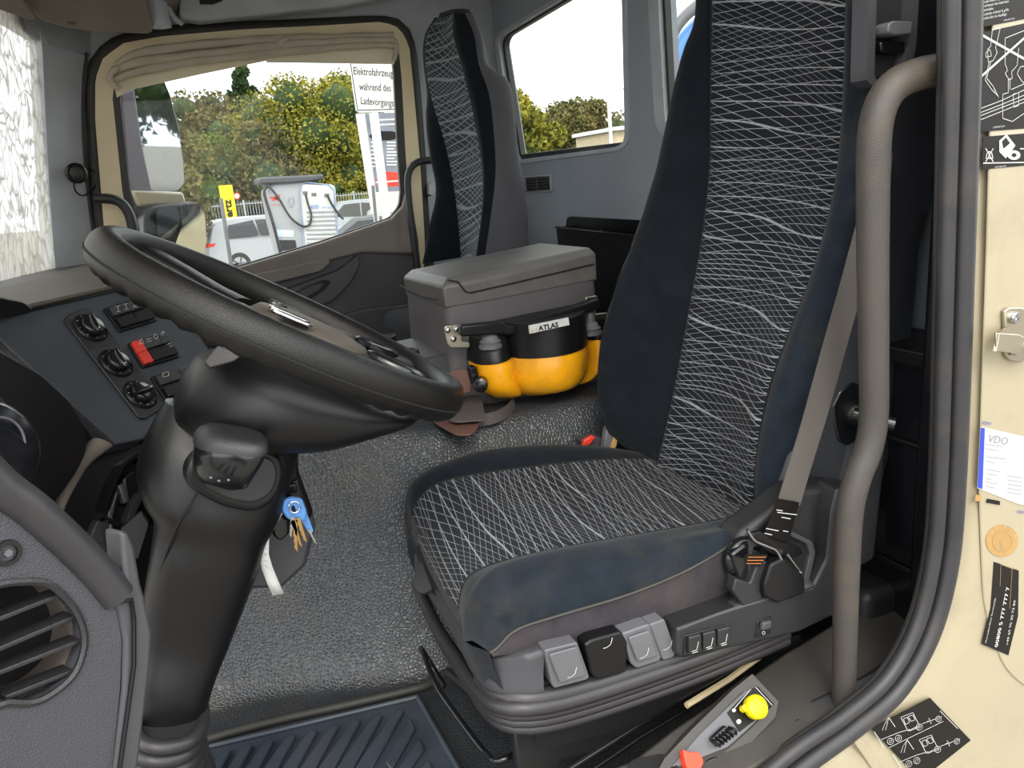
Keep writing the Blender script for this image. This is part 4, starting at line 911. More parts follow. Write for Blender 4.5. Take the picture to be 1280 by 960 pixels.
# speaker / vent button at the very left
sp_ = Plane.three(V(0, 560, Y=1.02), V(30, 560, Y=1.04), V(0, 600, Y=1.0))
MB().lathe(sp_.hit(-6, 560), sp_.n, [(.06, -.04), (.058, 0), (.05, .006), (.001, .006)], 28).build('round_vent', M_['gloss'], dash)
MB().tube([sp_.hit(-6, 560)+(p) for p in [(sp_.n*.007+(sp_.n.cross(Vector((0, 0, 1))).normalized()*math.cos(q)+Vector((0, 0, 1))*math.sin(q))*.034) for q in [2*math.pi*j/30 for j in range(31)]]], .0015, 6).build('ring_trim', M_['greyl'], dash)
# cup recess with finger
PR2 = Plane.three(V(120, 600, Y=1.36), V(180, 600, Y=1.40), V(140, 660, Y=1.34))
ringslab('pocket_rim', PR2, [(118, 650), (117, 640), (126, 612), (140, 584), (158, 570), (168, 574), (190, 600), (190, 660), (150, 668)], [(122, 648), (121, 640), (130, 614), (143, 588), (158, 575), (166, 578), (186, 602), (186, 656), (150, 662)], .03, M_['gloss'], dash, off=.03, N=60, bevel=.001)
slab('pocket_floor', PR2, [(122, 652), (120, 640), (130, 612), (143, 586), (158, 573), (192, 600), (192, 660)], .01, M_['dark'], dash, off=.004, bevel=0)
slab('pocket_divider', PR2, [(137, 610), (143, 606), (150, 628), (145, 632)], .02, M_['grey'], dash, off=.028, bevel=.002)
slab('pocket_divider', PR2, [(124, 644), (128, 636), (131, 654), (122, 654)], .02, M_['grey'], dash, off=.028, bevel=.002)
slab('pocket_divider', PR2, [(126, 640), (134, 616), (137, 617), (130, 646)], .02, M_['plastic'], dash, off=.03, bevel=.002)
slab('coin_lever', PR2, [(140, 654), (146, 636), (158, 617), (162, 622), (152, 642), (148, 664)], .02, M_['plastic'], dash, off=.045, bevel=.003, r=3)
slab('pocket_back', PR2, [(145, 600), (160, 588), (178, 600), (178, 650), (156, 655)], .02, M_['plasticb'], dash, off=.02, bevel=.004, r=5)
slab('lower_tray', Plane.three(V(120, 690, Y=1.30), V(190, 690, Y=1.34), V(130, 760, Y=1.28)), [(118, 650), (138, 654), (141, 688), (152, 700), (150, 740), (110, 740), (96, 700)], .02, M_['plastic'], dash, off=.01, bevel=.002)
slab('side_leaf', YP(1.30), [(150, 662), (176, 640), (186, 655), (172, 700), (160, 690)], .01, M_['plastic'], dash, bevel=.003, r=4)
MB().tube([V(138, 656, Y=1.28), V(139, 686, Y=1.28), V(152, 698, Y=1.28)], .0015, 5).build('edge_line', M_['greyl'], dash)
# ================================================================== LEFT FOREGROUND TRIM PANEL (vent)
PE = Plane.three(V(0, 730, Y=.72), V(140, 800, Y=.76), V(0, 900, Y=.70))
tp = thing('vent_panel', 'grey grained trim panel with slatted oval vent in the lower left foreground', 'trim panel', PE.hit(60, 900))
pout = [(-60, 560), (0, 632), (40, 655), (80, 690), (112, 724), (136, 748), (146, 764), (152, 800), (150, 860), (138, 980), (-60, 980)]
pin = [(-30, 738), (0, 730), (25, 727), (55, 728), (74, 740), (92, 760), (103, 785), (104, 810), (92, 842), (66, 866), (40, 878), (10, 878), (-30, 876)]
ringslab('panel_skin', PE, pout, pin, .02, mat('grained_panel', '#3c3c42', .5, grain=.9, gs=330, var=.06), tp, off=0, N=150, angle=50, bevel=.004)
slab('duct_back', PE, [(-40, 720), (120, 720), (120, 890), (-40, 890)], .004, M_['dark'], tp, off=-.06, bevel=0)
duct = [PE.off(x, y, -.002) for x, y in cat([Vector((x, y, 0)) for x, y in pin], 60, True)] if False else [PE.off(p.x, p.y, -.002) for p in cat([Vector((x, y, 0)) for x, y in pin], 60, True)]
MB().loft([duct, [p-PE.n*.055 for p in duct]], True, False).build('duct_wall', M_['brown'], tp)
MB().tube([PE.off(x, y, .001) for x, y in pin]+[PE.off(*pin[0], .001)], .0035, 6, 80).build('vent_lip', M_['plastic'], tp)
for (x0, y0, x1, y1) in ((-20, 784, 78, 745), (-10, 818, 97, 772), (-4, 845, 104, 802), (10, 874, 100, 838)):
    a, b_ = PE.off(x0, y0, -.008), PE.off(x1, y1, -.008); w = PE.n*.016; h_ = Vector((0, 0, 1))*.0022
    MB().prism([a-w-h_, a+w*.3-h_*1.0, a+w*.3+h_, a-w+h_], b_-a).build('slat', M_['plastic'], tp, bevel=.001)
c = PE.hit(9, 691)
MB().lathe(c, PE.n, [(.012, -.001), (.011, .003), (.0075, .003), (.007, -.001), (.001, -.001)], 20).build('screw', M_['gloss'], tp)
MB().lathe(c, PE.n, [(.0035, -.001), (.0035, .003), (.001, .003)], 6).build('screw', M_['greyl'], tp)
# padded rubber weatherstrip on its upper edge
MB().tube([PE.off(x, y, -.004) for x, y in [(-60, 545), (0, 606), (40, 636), (80, 672), (120, 712), (148, 746)]], .017, 14, 60).build('padded_strip', M_['rubberg'], tp)
MB().tube([PE.off(x, y, -.008) for x, y in [(-60, 572), (0, 626), (38, 650), (78, 685), (118, 728), (140, 754)]], .010, 10, 50).build('inner_strip', M_['rubber'], tp)
slab('end_strip', PE, [(148, 664), (158, 664), (166, 684), (174, 730), (178, 742), (188, 790), (186, 830), (168, 980), (138, 980), (152, 860), (153, 800), (146, 764), (137, 750), (155, 745)], .03, M_['grey'], tp, off=.004, bevel=.006, seg=3)
MB().tube([PE.off(x, y, .006) for x, y in [(140, 752), (160, 748), (163, 775), (163, 830), (142, 980)]], .0022, 6).build('end_seam', M_['plasticb'], tp)
# ================================================================== CENTRE CONSOLE BOX
cns = thing('centre_console', 'dark grey centre console storage box with closed lid on the engine tunnel', 'console', (.8, 1.95, .46))
yN = 1.85
fl = [V(565, 352, Y=yN), V(742, 322, Y=yN)]
xa, xb = V(566, 420, Y=yN).x, V(748, 380, Y=yN).x
# front-left vertical edge from px (500,350) at x = xa
FLt = V(501, 352, X=xa-.03); yF = FLt.y
zt = V(560, 348, Y=yN).z
body = MB()
def slabpoly(z, g=0):
    return rnd([Vector((xa-.01+g, yN+g*.5, z)), Vector((xb+.0, yN+g*.3, z)), Vector((xb, yF, z)), Vector((xa-.02+g, yF, z))], .025, 4)
body.loft([slabpoly(.40, -.02), slabpoly(.6, -.008), slabpoly(zt-.06), slabpoly(zt-.055)])
body.build('box_body', mat('console_plastic', '#555153', .55, grain=.2, gs=600), cns, angle=50)
# lid: raised rear part with sloping seam, front cap
PN = YP(yN-.004)
xs = V(590, 362, Y=yN).x
lid = MB().loft([[Vector((xa-.012, yN-.002, zt-.075)), Vector((xa+.10, yN-.002, zt-.075)), Vector((xb, yN-.002, zt-.06)), Vector((xb, yF, zt-.06)), Vector((xa-.02, yF, zt-.075))],
                 [Vector((xa-.014, yN-.004, zt-.02)), Vector((xa+.10, yN-.004, zt-.015)), Vector((xb, yN-.004, zt+.015)), Vector((xb, yF, zt+.015)), Vector((xa-.022, yF, zt-.02))],
                 [Vector((xa+.006, yN+.014, zt)), Vector((xa+.10, yN+.014, zt+.006)), Vector((xb-.012, yN+.014, zt+.032)), Vector((xb-.012, yF-.02, zt+.032)), Vector((xa, yF-.02, zt))]])
lid.build('lid', mat('lid_plastic', '#5a5755', .5, grain=.2, gs=600, dirt='#6a655c', ds=14), cns, bevel=.006, seg=3)
MB().tube([PN.off(x, y, .002) for x, y in [(560, 350), (572, 352), (581, 364), (587, 366), (640, 354), (742, 330)]], .0022, 6).build('lid_seam', M_['dark'], cns)
slab('lid_inlay', ZP(zt+.022), [(530, 330), (650, 303), (700, 305), (736, 314), (640, 328), (575, 342), (548, 344)], .003, M_['brown'], cns, off=.012, bevel=.002, r=6) if False else None
MB().tube([V(500, 357, X=xa-.022), V(512, 364, X=xa-.02), V(530, 371, X=xa-.016), V(545, 374, Y=yN-.002)], .003, 6, 16).build('front_grip_seam', M_['dark'], cns)
# cup holders in front
zc_ = V(505, 442, Y=1.96).z
ch = MB().prism([Vector((xa-.22, yN+.02, zc_-.01)), Vector((xa+.0, yN+.02, zc_)), Vector((xa+.0, yF-.02, zc_)), Vector((xa-.22, yF-.02, zc_-.01))], (0, 0, -.24)).build('tray', M_['grey'], cns, bevel=.01)
for (px, py) in ((478, 423), (505, 442)):
    c = V(px, py, Z=zc_-.002)
    MB().lathe(c, (0, 0, 1), [(.040, -.01), (.042, .006), (.037, .008), (.034, .004), (.033, -.0), (.001, -.0)], 28).build('cup_rim', M_['plastic'], cns)
    MB().lathe(c, (0, 0, 1), [(.033, .002), (.030, .003), (.001, .0035)], 24).build('cup_hole', M_['dark'], cns)
# ================================================================== YELLOW CASE
case = thing('plastic_case', 'yellow and black plastic case bearing the word ATLAS, clipped to the console side', 'case', V(670, 480, Y=1.78))
yc_ = 1.80
def lobe(name, L, m, yb, bulge, parent=case, n=26):
    """vertical lens-shaped lobe between left/right pixel edges"""
    rows = []
    for (xl, yl, xr_, yr_, b_) in L:
        a, c = V(xl, yl, Y=yb), V(xr_, yr_, Y=yb); rows.append([a.lerp(c, t)+Vector((0, -b_*bulge*math.sin(math.pi*t)**.55, 0)) for t in [k/16 for k in range(17)]]+[c+Vector((0, .06, 0)), a+Vector((0, .06, 0))])
    K = len(rows[0]); cc = [cat([r[i] for r in rows], n) for i in range(K)]
    return MB().loft([[cc[i][j] for i in range(K)] for j in range(n)]).build(name, m, parent)
lobe('yellow_shell', [(634, 444, 730, 423, 1), (634, 462, 731, 441, 1.05), (637, 478, 729, 461, 1), (645, 489, 722, 474, .8), (656, 494, 712, 482, .35)], M_['yellow'], 1.77, .10)
lobe('yellow_shell', [(596, 456, 642, 444, 1), (598, 470, 644, 458, 1.05), (602, 484, 648, 478, 1), (610, 492, 652, 490, .7), (620, 497, 650, 495, .3)], M_['yellow'], 1.77, .05)
lobe('yellow_shell', [(728, 424, 749, 418, 1), (729, 445, 750, 438, 1.1), (727, 465, 748, 455, 1), (722, 478, 742, 468, .6), (722, 480, 736, 473, .3)], M_['yellow'], 1.79, .05)
lobe('black_shell', [(632, 404, 727, 384, 1), (633, 425, 730, 405, 1), (634, 446, 731, 425, 1)], M_['plasticb'], 1.77, .104)
lobe('black_shell', [(597, 424, 634, 416, .6), (594, 450, 638, 441, 1), (595, 458, 640, 448, 1)], M_['plasticb'], 1.78, .05)
lobe('black_shell', [(728, 410, 744, 405, .6), (728, 418, 749, 412, 1), (728, 426, 750, 420, 1)], M_['plasticb'], 1.79, .05)
for (x, y, z_) in ((612, 420, 0), (738, 404, 0)):
    c = V(x, y, Y=1.76)
    MB().lathe(c, (0, 0, 1), [(.030, -.03), (.030, -.022), (.026, -.020), (.028, -.012), (.022, -.008), (.020, .0), (.012, .004), (.011, .03), (.001, .03)], 20).build('filler_neck', M_['greyl'], case)
slab('bracket_bar', YP(1.74), [(577, 407), (628, 402), (636, 408), (728, 380), (750, 373), (750, 386), (734, 392), (728, 394), (636, 420), (628, 418), (577, 421)], .03, M_['plasticb'], case, off=0, bevel=.005)
slab('bracket_plate', YP(1.80), [(554, 412), (556, 407), (570, 405), (575, 410), (576, 426), (586, 428), (585, 434), (562, 434), (558, 430)], .008, M_['zinc'], case, off=.01, bevel=.002, r=2)
for x, y in ((558, 412), (569, 411), (565, 423)): MB().lathe(YP(1.80).off(x, y, .01), (0, -1, 0), [(.008, 0), (.008, .003), (.005, .006), (.001, .006)], 12).build('bolt', M_['chrome'], case)
slab('bracket_plate', YP(1.80), [(730, 371), (744, 369), (746, 375), (730, 377)], .008, M_['zinc'], case, off=.01, bevel=.002)
slab('bracket_plate', YP(1.82), [(742, 392), (760, 390), (762, 398), (744, 400)], .008, M_['zinc'], case, off=.01, bevel=.002)
PT = Plane.three(V(662, 405, Y=1.664), V(712, 398, Y=1.664), V(680, 415, Y=1.664))
slab('name_plate', PT, [(661, 407), (710, 397), (711.5, 406), (662, 417)], .006, M_['white'], case, off=.002, bevel=0)
text('ATLAS', PT, (673, 413.6), (711, 405.4), .0125, M_['blackp'], case, off=.0028, bold=.0006, sx=1.08)
lines('arrow_mark', PT, [[(664, 411), (664, 415), (668, 412)], [(670, 410), (670, 414)]], .0016, M_['brownp'], case, off=.0028)
slab('latch', YP(1.76), [(588, 460), (596, 458), (600, 478), (592, 482)], .03, M_['gloss'], case, bevel=.003, r=2)
MB().lathe(V(601, 481, Y=1.73), (-.5, -1, 0), [(.018, -.02), (.018, .008), (.012, .012), (.001, .012)], 18).build('latch_knob', M_['gloss'], case)
# strap and leather flap lying beside it
sb = thing('tie_strap', 'grey webbing strap with brown leather flap looped beside the yellow case', 'strap', V(590, 520, Z=.53))
def band(pts, w, name, m, th=.003): MB().ribbon(cat([Vector(p) for p in pts], 40), w, th).build(name, m, sb)
band([V(570, 522, Z=.535), V(590, 526, Z=.535), V(618, 522, Z=.535), V(636, 512, Z=.535), V(643, 500, Z=.535), V(632, 496, Z=.535), V(610, 500, Z=.535), V(590, 498, Z=.535)], Vector((.0, .004, .014)), 'webbing', M_['strap'])
slab('webbing_fold', Plane.three(V(560, 500, Z=.545), V(610, 500, Z=.545), V(570, 530, Z=.54)), [(566, 497), (602, 500), (608, 530), (572, 533), (562, 531)], .004, M_['strap'], sb, off=.012, bevel=.001, r=3)
PF = Plane.three(V(545, 500, Z=.54), V(600, 500, Z=.54), V(560, 540, Z=.535))
slab('leather_flap', PF, [(548, 494), (556, 490), (588, 490), (598, 500), (598, 536), (588, 545), (570, 545), (543, 530), (540, 512)], .005, M_['leather'], sb, off=.004, bevel=.002, r=4)
slab('leather_flap', YP(1.76), [(555, 470), (566, 464), (584, 462), (588, 478), (590, 490), (560, 496)], .006, M_['leather'], sb, bevel=.002, r=4)
# belt buckle stalk by the seat
bk = thing('belt_buckle', 'seat belt buckle with red release button between driver seat and tunnel', 'belt buckle', V(745, 550, Z=.52))
slab('buckle_body', YP(1.58), [(728, 552), (742, 545), (756, 549), (758, 562), (732, 565)], .04, M_['grey'], bk, bevel=.004)
slab('release_button', YP(1.572), [(730, 550), (740, 544), (744, 546), (736, 556), (728, 557)], .012, M_['red'], bk, off=.004, bevel=.002)
slab('stalk', YP(1.56), [(756, 536), (764, 525), (766, 536), (762, 562), (752, 562)], .02, M_['greyl'], bk, off=.01, bevel=.003)
slab('webbing', YP(1.555), [(767, 540), (771, 538), (768, 556), (764, 562), (761, 558)], .006, M_['brownp'], bk, off=.01, bevel=.001)
# ================================================================== PASSENGER SEAT
ps = thing('passenger_seat', 'passenger seat with pale net-pattern strip and grey back, by the rear window', 'seat', (.95, 2.55, 0))
pn = cat(PX([(579, 17), (571, 40), (576, 80), (588, 130), (598, 180), (603, 225), (602, 265), (594, 320)], Y=2.36), 50)
pf = cat(PX([(548, 22), (534, 42), (532, 80), (540, 125), (555, 175), (566, 225), (573, 280), (576, 322)], Y=2.66), 50)
pn = cat(PX([(566, 17), (567, 45), (577, 82), (590, 135), (599, 185), (603, 225), (602, 265), (595, 320)], Y=2.36), 50)
grid(surf([pf, mid(pf, pn, .5, (.01, 0, 0)), pn], 70, 20), 'centre_panel', M_['net2'], ps)
n2 = cat(PX([(572, 17), (584, 45), (590, 82), (603, 120), (609, 170), (611, 215), (606, 265), (598, 320)], Y=2.32), 50)
sh = cat(PX([(590, 17), (601, 45), (608, 80), (632, 100), (641, 140), (646, 195), (655, 250), (659, 320)], Y=2.32), 50)
grid(surf([pn, mid(pn, n2, .5, (-.008, -.01, 0)), n2, mid(n2, n2, 0, (.02, -.008, 0))], 70, 12), 'side_bolster', M_['velvet'], ps)
psd = mat('seat_back_fabric', '#4a484b', .85, var=.08, vs=12)
grid(surf([mid(n2, n2, 0, (.02, -.008, 0)), mid(n2, sh, .5, (0, -.014, 0)), sh, mid(sh, sh, 0, (.02, .06, 0)), mid(sh, sh, 0, (.0, .36, 0)), mid(pf, pf, 0, (.06, .06, 0))], 70, 24), 'back_shell', psd, ps)
ff = cat(PX([(548, 22), (536, 60), (540, 112), (534, 150), (538, 195), (545, 240), (534, 295), (528, 330)], Y=2.74), 50)
grid(surf([pf, mid(pf, ff, .5, (-.015, 0, 0)), ff, mid(ff, ff, 0, (.08, .03, 0))], 70, 12), 'side_bolster', M_['velvet'], ps)
topc_ = [pf[0], pn[0], n2[0], mid(n2, n2, 0, (.02, -.008, 0))[0], sh[0], sh[0]+Vector((.02, .06, 0)), sh[0]+Vector((0, .36, 0)), pf[0]+Vector((.06, .06, 0)), ff[0]]
ctr = sum(topc_, Vector())/len(topc_)
MB().loft([topc_, [ctr.lerp(p, .85)+Vector((0, 0, .015)) for p in topc_], [ctr.lerp(p, .4)+Vector((0, 0, .022)) for p in topc_], [ctr.lerp(p, .02)+Vector((0, 0, .024)) for p in topc_]]).build('headrest_top', M_['velvet'], ps)
MB().box((.86, 2.56, .60), (.42, .5, .14)).build('cushion', M_['velvet'], ps, bevel=.05, seg=4)
MB().box((.88, 2.56, .49), (.36, .40, .10)).build('pedestal', M_['steel'], ps, bevel=.02)
# ================================================================== FLOOR MAT
fm = thing('floor_mat', 'ribbed black rubber floor mat in the driver footwell', 'floor mat', (.1, 1.3, .0))
PM = ZP(.012)
mc = [V(522, 873, Z=.012), V(250, 938, Z=.012), V(200, 1080, Z=.012), V(600, 1010, Z=.012)]
MB().prism(mc, (0, 0, -.01)).build('mat_base', M_['mat_'], fm, bevel=.004)
for a, b_ in ((0, 1), (3, 0)):
    MB().tube([mc[a]+Vector((0, 0, .004)), mc[b_]+Vector((0, 0, .004))], .006, 8).build('mat_rim', M_['mat_'], fm)
inn = [(514, 884), (250, 950)]
for k in range(14):
    x0 = 496-k*27; y0 = 889+k*6.2
    for s_ in (0, ):
        pts = [V(x0, y0, Z=.014), V(x0+10, y0+3, Z=.014), V(x0+10-52, y0+95, Z=.014), V(x0-64, y0+92, Z=.014)]
        MB().prism([p for p in pts], (0, 0, .008)).build('rib', M_['mat_'], fm, bevel=.003)
for k in range(3):
    y0 = 900+k*26; x0 = 514+k*11
    pts = [V(x0, y0, Z=.014), V(x0+6, y0+14, Z=.014), V(x0-24-8*k, y0+66, Z=.014), V(x0-32-8*k, y0+56, Z=.014)]
    MB().prism(pts, (0, 0, .008)).build('rib', M_['mat_'], fm, bevel=.003)
st(MB().tube([V(x, y, Z=.008) for x, y in [(210, 948), (255, 926), (340, 902), (430, 882), (515, 862), (535, 855), (560, 838), (580, 815)]], .010, 8, 50).build('trim_12', M_['rubber']))
# ================================================================== SILL AREA beside the seat
PSl = Plane.three(V(780, 960, Y=.88), V(1040, 840, Y=.90), V(900, 800, Y=1.04))
st(slab('trim_13', PSl, [(600, 1060), (700, 985), (790, 950), (840, 912), (908, 866), (980, 816), (1060, 768), (1200, 740), (1230, 780), (1150, 850), (1080, 880), (960, 950), (860, 1010), (700, 1120)], .02, M_['sill'], off=0, bevel=.006))
st(slab('trim_14', Plane.three(V(900, 960, Y=.845), V(1130, 830, Y=.845), V(1000, 850, Y=.90)), [(700, 1120), (790, 1030), (860, 970), (900, 940), (960, 900), (1000, 880), (1040, 862), (1090, 838), (1130, 812), (1160, 800), (1150, 840), (1070, 890), (980, 945), (900, 1010), (800, 1120)], .02, M_['rubberg'], off=0, bevel=.006))
s_ = st(MB().tube([V(x, y, Y=.86) for x, y in [(1138, 815), (1120, 834), (1090, 856), (1040, 884), (990, 910), (940, 940), (890, 976), (820, 1030)]], [.018, .022, .022, .020, .018], 12, 40).build('trim_15', M_['rubberg']))
MBs = MB().lathe(V(996, 904, Y=.845), (0, -1, .4), [(.007, 0), (.007, .004), (.004, .004), (.004, .001), (.001, .001)], 12)
t = tag(MBs.build('screw', M_['dark']), 'small dark screw in the grey sill trim beside the yellow knob panel', 'screw')
cp = thing('control_panel', 'small angled control plate with yellow knob and black toggle beside the seat', 'control panel', V(920, 905, Y=.88))
PP = Plane.three(V(940, 860, Y=.90), V(965, 888, Y=.87), V(850, 950, Y=.86))
slab('plate', PP, [(938, 853), (966, 884), (895, 948), (850, 990), (800, 1010), (838, 955), (870, 918)], .03, M_['greyl'], cp, off=.008, bevel=.003)
ringslab('housing', PP, [(934, 842), (976, 886), (900, 965), (850, 1010), (790, 1020), (826, 950), (862, 912)], [(937, 853), (965, 884), (894, 948), (850, 990), (800, 1010), (838, 955), (870, 918)], .03, M_['sill'], cp, off=.012, N=50)
slab('dark_sticker', PP, [(939, 858), (963, 884), (921, 916), (906, 892)], .001, M_['blackp'], cp, off=.0092, bevel=0)
lines('sticker_border', PP, [[(915, 886), (939, 858), (963, 884), (948, 896)]], .0012, M_['white'], cp, off=.0098)
for x, y, r in ((914, 889, 2.4), (920, 903, 3.0), (953, 890, 2.6)):
    MB().prism([PP.off(x+r*math.cos(q), y+r*math.sin(q), .0098) for q in [2*math.pi*j/14 for j in range(14)]], PP.n*-.0004).build('symbol', M_['white'], cp)
c = PP.off(935, 887, .012)
MB().lathe(c, PP.n, [(.012, -.006), (.014, 0), (.019, .006), (.0195, .020), (.016, .024), (.001, .024)], 28).build('yellow_knob', M_['yellowb'], cp)
MB().lathe(PP.off(923, 888, .014), PP.n, [(.006, 0), (.006, .012), (.001, .013)], 12).build('knob_pointer', M_['yellowb'], cp)
for k in range(6):
    a = PP.off(884+k*4.2, 927-k*3.2, .016+.0); b_ = PP.off(894+k*4.0, 934-k*3.0, .016)
    MB().tube([a, (a+b_)/2+PP.n*.010, b_], .0026, 8, 8).build('toggle_ridge', M_['plasticb'], cp)
slab('toggle', PP, [(882, 924), (900, 907), (911, 920), (893, 936)], .02, M_['gloss'], cp, off=.018, bevel=.005, r=4)
slab('red_lever', PP, [(845, 938), (852, 942), (866, 942), (872, 954), (866, 966), (850, 962)], .02, M_['redo'], cp, off=.024, bevel=.005, r=4)
slab('rocker', PP, [(868, 964), (880, 950), (892, 946), (898, 956), (890, 975)], .02, M_['gloss'], cp, off=.014, bevel=.004, r=4)
# wiring cavity
st(slab('trim_16', PSl, [(770, 980), (790, 950), (830, 942), (850, 960), (830, 1000)], .003, M_['dark'], off=.0015, bevel=0, r=8))
# ================================================================== DOOR PILLAR FITTINGS
PJ2 = YP(.7728)
h = thing('door_hinge', 'zinc-plated metal door catch bolted to the cream door pillar', 'catch', PJ2.hit(1260, 420))
slab('mount_plate', PJ2, [(1250, 388), (1256, 384), (1272, 384), (1290, 396), (1290, 440), (1270, 452), (1258, 450), (1252, 444)], .006, M_['zinc'], h, off=.008, bevel=.0015)
MB().ribbon([PJ2.off(1252, 418, .010), PJ2.off(1236, 420, .018), PJ2.off(1218, 424, .034), PJ2.off(1219, 424, .036)], Vector((.002, 0, .0125)), .003).build('striker_arm', M_['zinc'], h)
MB().prism([PJ2.off(1217, 412, .036), PJ2.off(1246, 414, .036), PJ2.off(1262, 424, .036), PJ2.off(1262, 440, .036), PJ2.off(1217, 434, .036)], PJ2.n*-.003).build('striker_arm', M_['zinc'], h, bevel=.001)
MB().tube([PJ2.off(1262, 427, .036), PJ2.off(1300, 427, .036)], .006, 10).build('pin', M_['zinc'], h)
for x, y, o_ in ((1260, 396, .008), (1260, 436, .010), (1262, 430, .038)):
    MB().lathe(PJ2.off(x, y, o_), PJ2.n, [(.0095, 0), (.0095, .004), (.008, .007), (.0045, .007), (.004, .004), (.001, .004)], 20).build('bolt', M_['chrome'], h)
def sticker(name, label, pts, m='blackp', pl=PJ2, group=None, th=.0006):
    t = thing(name, label, 'sticker', pl.hit(*pts[-1]))
    slab('backing', pl, pts, th, M_[m], t, off=.0009, bevel=0, smooth=False); return t
O4 = .0016
t = sticker('text_sticker', 'dark warning sticker with French text at the top right of the door pillar', [(1221, -60), (1290, -60), (1290, 22), (1222, 35)])
for k, s_ in enumerate(['d\'air', '- Ne pas mettre \u00e0 proximit\u00e9', 'air contenant des mat\u00e9riaux', 'inflammables.', '- Ne jamais orienter la grille', 'la sortie d\'air du chauffage']):
    text(s_, PJ2, (1224, 5+(k-1)*5.2), (1280, -6+(k-1)*5.2), .0036, M_['white'], t, off=O4)
text('A 906 817 76 20', PJ2, (1253, 27), (1280, 22), .0024, M_['white'], t, off=O4)
t = sticker('pictogram_sticker', 'dark pictogram sticker with a crossed-out wiring drawing on the door pillar', [(1226, 41), (1290, 27), (1290, 160), (1222, 165)])
lines('cross', PJ2, [[(1226, 44), (1290, 80)], [(1225, 96), (1290, 38)]], .0032, M_['white'], t, off=O4)
dr = [[(1239, 38), (1249, 35), (1243, 60), (1245, 66), (1240, 76), (1234, 78), (1233, 62), (1237, 58), (1239, 38)], [(1231, 66), (1236, 62), (1238, 70), (1231, 72), (1231, 66)],
      [(1237, 78), (1232, 98), (1240, 108), (1247, 122), (1244, 118), (1238, 112), (1230, 100), (1235, 78)], [(1255, 48), (1280, 38)], [(1255, 48), (1255, 80), (1258, 88), (1255, 92), (1260, 100), (1264, 98), (1263, 90), (1270, 82), (1272, 60)],
      [(1259, 98), (1259, 116), (1252, 118), (1252, 148), (1264, 152), (1290, 134)], [(1261, 98), (1261, 112)], [(1224, 136), (1250, 126), (1280, 112)], [(1224, 141), (1250, 131), (1284, 117)], [(1224, 145), (1252, 134), (1286, 121)], [(1224, 150), (1254, 138), (1286, 125)],
      [(1265, 118), (1272, 116), (1272, 132), (1266, 134), (1265, 118)], [(1290, 80), (1274, 84), (1270, 92), (1276, 102), (1288, 108)], [(1263, 112), (1290, 100)]]
lines('drawing', PJ2, dr, .0009, M_['white'], t, off=O4)
text('A 004 584 76 09', PJ2, (1240, 160.5), (1280, 156), .0026, M_['white'], t, off=O4)
t = sticker('pictogram_sticker', 'small dark sticker with a tilted truck cab pictogram below the crossed-out drawing', [(1228, 171), (1290, 166), (1290, 206), (1227, 212)])
cabp = [(1248, 176), (1257, 168), (1268, 182), (1262, 190), (1256, 198), (1248, 190)]
MB().prism([PJ2.off(x, y, O4) for x, y in cabp], PJ2.n*-.0004).build('cab_symbol', M_['white'], t, smooth=False)
MB().prism([PJ2.off(x, y, O4+.0003) for x, y in [(1251, 177), (1256, 172), (1261, 179), (1253, 186)]], PJ2.n*-.0003).build('cab_window', M_['blackp'], t, smooth=False)
MB().prism([PJ2.off(1266+8*math.cos(q), 194+6*math.sin(q), O4+.0002) for q in [2*math.pi*j/18 for j in range(18)]], PJ2.n*-.0004).build('wheel_symbol', M_['white'], t, smooth=False)
MB().prism([PJ2.off(1266+3*math.cos(q), 194+2.6*math.sin(q), O4+.0005) for q in [2*math.pi*j/12 for j in range(12)]], PJ2.n*-.0003).build('wheel_symbol', M_['blackp'], t, smooth=False)
lines('drawing', PJ2, [[(1228, 204), (1285, 203)], [(1231, 186), (1240, 202)], [(1240, 186), (1231, 202)], [(1233, 190), (1238, 190), (1240, 198), (1231, 198), (1233, 190)], [(1274, 186), (1290, 186)]], .0015, M_['white'], t, off=O4)
text('A 001 584 70 98', PJ2, (1242, 210), (1280, 207.5), .0026, M_['white'], t, off=O4)
# VDO plate, inspection disc, service number
t = sticker('calibration_plate', 'white and blue VDO calibration plate on the cream door pillar', [(1225, 533), (1230, 534), (1290, 548), (1290, 634), (1270, 629), (1221, 610)], 'white')
slab('blue_bar', PJ2, [(1225, 534), (1230, 535), (1227, 611), (1221, 609)], .0003, M_['bluep'], t, off=O4, bevel=0)
text('VDO', PJ2, (1233, 552), (1275, 559), .013, M_['greyp'], t, off=O4, sx=1.35)
for k in range(11):
    y = 555+k*5.2
    if k in (2, 5): continue
    lines('print', PJ2, [[(1231, y), (1231+(22, 16, 8, 26, 12, 6, 18, 14, 7, 15, 12)[k], y+3)]], .0010, M_['greyp'], t, off=O4)
    if k > 5: lines('print', PJ2, [[(1258, y+8), (1277, y+11)]], .0010, M_['greyp'], t, off=O4)
t = thing('maker_mark', 'dark blue letters VDO printed above the white calibration plate', 'marking', PJ2.hit(1235, 530))
text('VDO', PJ2, (1226, 530), (1246, 532), .0052, M_['bluep'], t, off=O4, sx=1.5)
t = sticker('tiny_label', 'small brown and black printed strip below the calibration plate', [(1219, 618), (1226, 619), (1226, 627), (1218, 626)], 'brownp')
slab('print', PJ2, [(1233, 623), (1249, 626), (1249, 631), (1232, 628)], .0003, M_['blackp'], t, off=O4, bevel=0)
text('VDO', PJ2, (1270, 641), (1290, 643), .0052, M_['bluep'], t, off=O4, sx=1.5)
cx, cy = 1252, 676
t = sticker('inspection_disc', 'round brown inspection sticker reading 2021 on the door pillar', [(cx+20*math.cos(q), cy+20*math.sin(q)) for q in [2*math.pi*j/40 for j in range(40)]], 'brownp')
